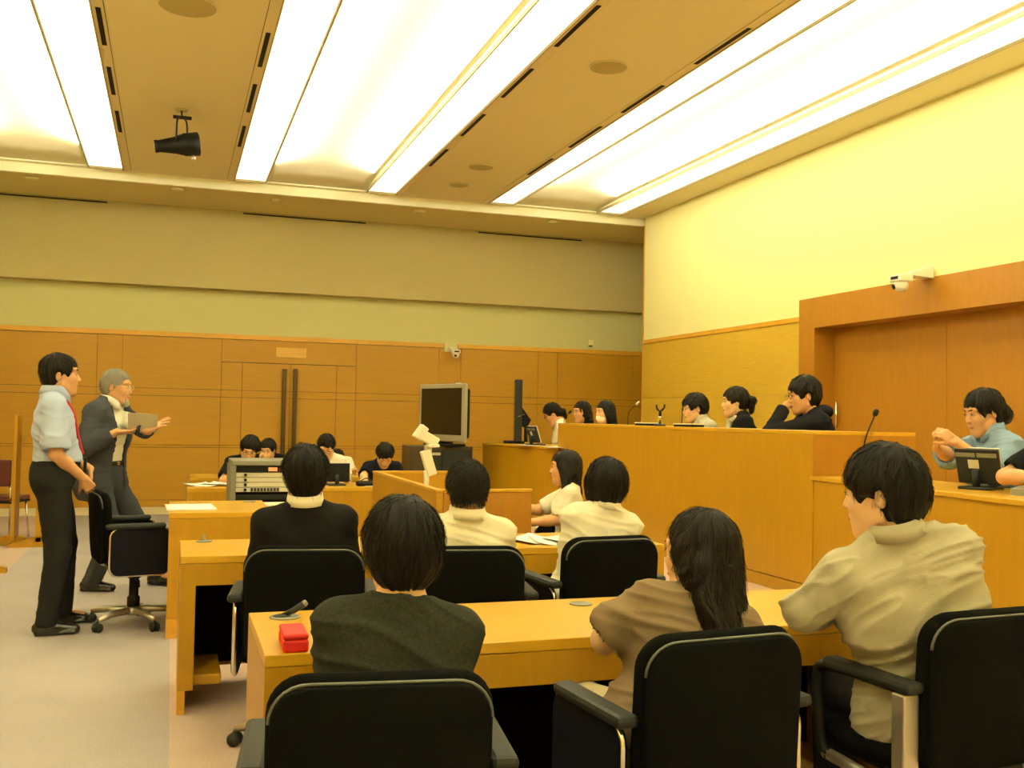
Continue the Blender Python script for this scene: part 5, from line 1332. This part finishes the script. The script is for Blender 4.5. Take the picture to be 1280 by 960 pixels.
# --- students at the counsel desks
def back_student(label, px_, py_, Y, **k):
    H0 = aty(px_, py_, Y); d = dict(head=H0, yaw=180, S=.97, lean=14, hp=34, seed=int(px_), gh=.011, ch=.016, hairh=.006, hf=.005, hh=.007, skin=SKINL, toff=.014, fold=.006); d.update(k); return person('person', label, d)
back_student('person in a black tee bowing over the counsel desk, head propped on hand', 312, 561, 9.98, tmat=BLACKTEE, top='short', sleeve=1.0, bare=True, glasses=True, hr=-12, hp=30, hy=-8, side=-6, hvol=1.08,
    armR=dict(w=(aty(297, 603, 9.7)[0], 9.66, .775), hint=(1, .2, -1), hd=(-.6, .8, 0)), armL=dict(w=aty(331, 582, 9.80), hint=(-.6, .2, -1), hd=(.0, -.1, 1), pn=(1, .3, 0), curl=.8))
back_student('person at the rear counsel desk, face beside the black-clad student', 335, 562, 11.5, tmat=BLACKTEE, top='short', hp=18, hy=-25, lean=8)
back_student('student in a white tee with glasses looking down at the middle of the counsel desk', 408, 558, 9.98, tmat=WHITECLOTH, top='short', hp=36, glasses=True, hy=-14, sleeve=1.0, bare=True)
back_student('long-haired woman in white half hidden behind the student in the white tee', 421, 574, 11.45, tmat=WHITECLOTH, top='short', female=True, S=.92, hair='long', hlen=.28, hp=20, lean=10)
back_student('student in a navy tee bowing over the right end of the counsel desk', 481, 569, 9.98, tmat=NAVY, top='short', hp=46, hy=-2, lean=20, sleeve=1.0, hvol=1.05, armR=dict(w=(aty(456, 602, 9.6)[0], 9.62, .775), hint=(1, .3, -1)))
# --- judges' bench
def judge(label, px_, py_, X, floor, **k):
    H0 = atx(px_, py_, X); d = dict(head=H0, yaw=92, floor=floor, nolegs=True, trousers=False, gh=.009, ch=.016, hairh=.005, hf=.004, hh=.005, skin=SKINL, toff=.013, lean=12, seed=int(px_), armR=dict(l=(.14, .26, .66)), armL=dict(l=(-.14, .26, .66))); d.update(k); return person('person', label, d)
LFT = np.array([-.945, .32, 0]); hw = atx(972, 524, 4.08); gw = atx(852, 530, 4.04)
pj = judge('man in a dark hooded jacket resting chin on hand at the bench', 1004, 494, 4.26, .45, yaw=72, hy=4, hp=8, S=1.03, tmat=DKCOAT, top='long', toff=.014, glasses=True, hvol=1.10, vneck=.10, rough=1.6, skin=SKIN, lean=16, hf=.0035, hh=.0035,
    armL=dict(e=hw+LFT*.17+np.array([0, 0, -.125]), w=hw, hdw=(.75, -.1, .35), pnw=(.5, -.2, -.6), curl=.85))
ps = judge('woman with a ponytail, patterned scarf and black jacket smiling at the bench', 918, 502, 4.36, .45, yaw=70, hy=0, hp=4, S=.96, female=True, tmat=BLACKTEE, top='long', toff=.02, hair='pony', smile=True, hvol=1.05, lean=10, vneck=.08, face=True)
judge('person with glasses in a pale grey shirt leaning low at the bench', 868, 510, 4.26, .45, yaw=78, hp=10, S=.95, tmat=GREYSH, top='long', collar=True, glasses=True, hvol=1.10, lean=24, fringe=.03)
judge('student with tied hair and white top reading at the far bench wing', 690, 517, 4.15, .31, yaw=72, hp=32, S=.95, female=True, tmat=WHITECLOTH, top='short', hair='tie', glasses=True, lean=14, hvol=1.02, skin=SKIN)
judge('unmasked dark-haired student peeking over the far end of the bench', 727, 515, 4.20, .31, yaw=100, hp=4, S=.93, female=True, tmat=BLACKTEE, top='long', hair='long', hlen=.12, hsides=0, skin=SKIN, lean=6)
judge('student wearing a white face mask at the far end of the bench', 756, 515, 4.20, .31, yaw=98, hp=4, S=.93, female=True, tmat=BLACKTEE, top='long', hair='long', hlen=.22, mask=True, lean=6)
h1, h2 = atd(1172, 560, 5.32), atd(1196, 553, 5.22)
judge('woman in a light blue blouse holding up her hands at the bench wing', 1229, 515, 4.22, .31, yaw=78, hp=14, hy=2, S=.98, female=True, tmat=BLUEB, top='half', sleeve=.95, sloose=.012, toff=.014, hair='lowbun', hvol=1.04, collar=True, vneck=.11, fold=.010, lean=6, skin=SKIN, bare=True, hf=.0035, hh=.0035, gh=.007,
    armR=dict(w=h1, hint=(.9, .4, -1), hd=(-.15, .35, 1), pn=(-.5, -1, 0), curl=.8), armL=dict(w=h2, hint=(-.8, .2, -1), hd=(.25, .6, .45), pn=(.5, -.6, -.6), curl=.8))
E_ = atd(1256, 596, 4.95)
judge('person in black at the right picture edge, only a forearm showing', 1352, 500, 4.15, .31, yaw=100, S=.98, tmat=BLACKTEE, top='short', bare=True, skin=SKIN, lean=8, face=False,
    armR=dict(e=E_, w=atd(1300, 598, 4.75)), armL=dict(w=(3.95, 3.3, 1.10), hint=(-1, 0, -1)))
# chairs behind desks for the seated people there
def chair_for(P, deg, label):
    x, y, z = P['root'].location; chair(x, y, deg, label, z)
chair_for(pe, 84, 'black office chair under the woman in the white tee by the witness stand')

# scarf of the smiling woman and hood of the dark jacket
def ring(P, m, nm, r=.020, dz=-.005, rr=.074, front=.0):
    s = SDF(); T, nb, S = P['T'], P['nb'], P['S']
    pts = [nb+T@(np.array([math.cos(a)*rr, math.sin(a)*(rr+.008)+.012, dz+front*max(0, math.sin(a))])*S) for a in np.linspace(0, 2*PI, 15)]
    for a, b in zip(pts, pts[1:]): s.cap(a, b, r, k=.012)
    return s
s = ring(ps, SCARF, 'scarf', .022, .005, .066, -.03); T, nb = ps['T'], ps['nb']
s.cap(nb+T@np.array([.02, .085, -.03]), nb+T@np.array([.035, .115, -.13]), .022, .03, k=.02); s.cap(nb+T@np.array([-.02, .085, -.03]), nb+T@np.array([-.04, .115, -.12]), .022, .028, k=.02)
sdf_obj('scarf', s, .006, SCARF, ps['root'])
s = ring(pj, DKCOAT, 'hood', .022, .0, .085, -.03); T, nb = pj['T'], pj['nb']
s.ell(nb+T@np.array([0, -.10, -.02]), (.11, .05, .05), T, k=.04)
sdf_obj('hood', s, .008, DKCOAT, pj['root'])
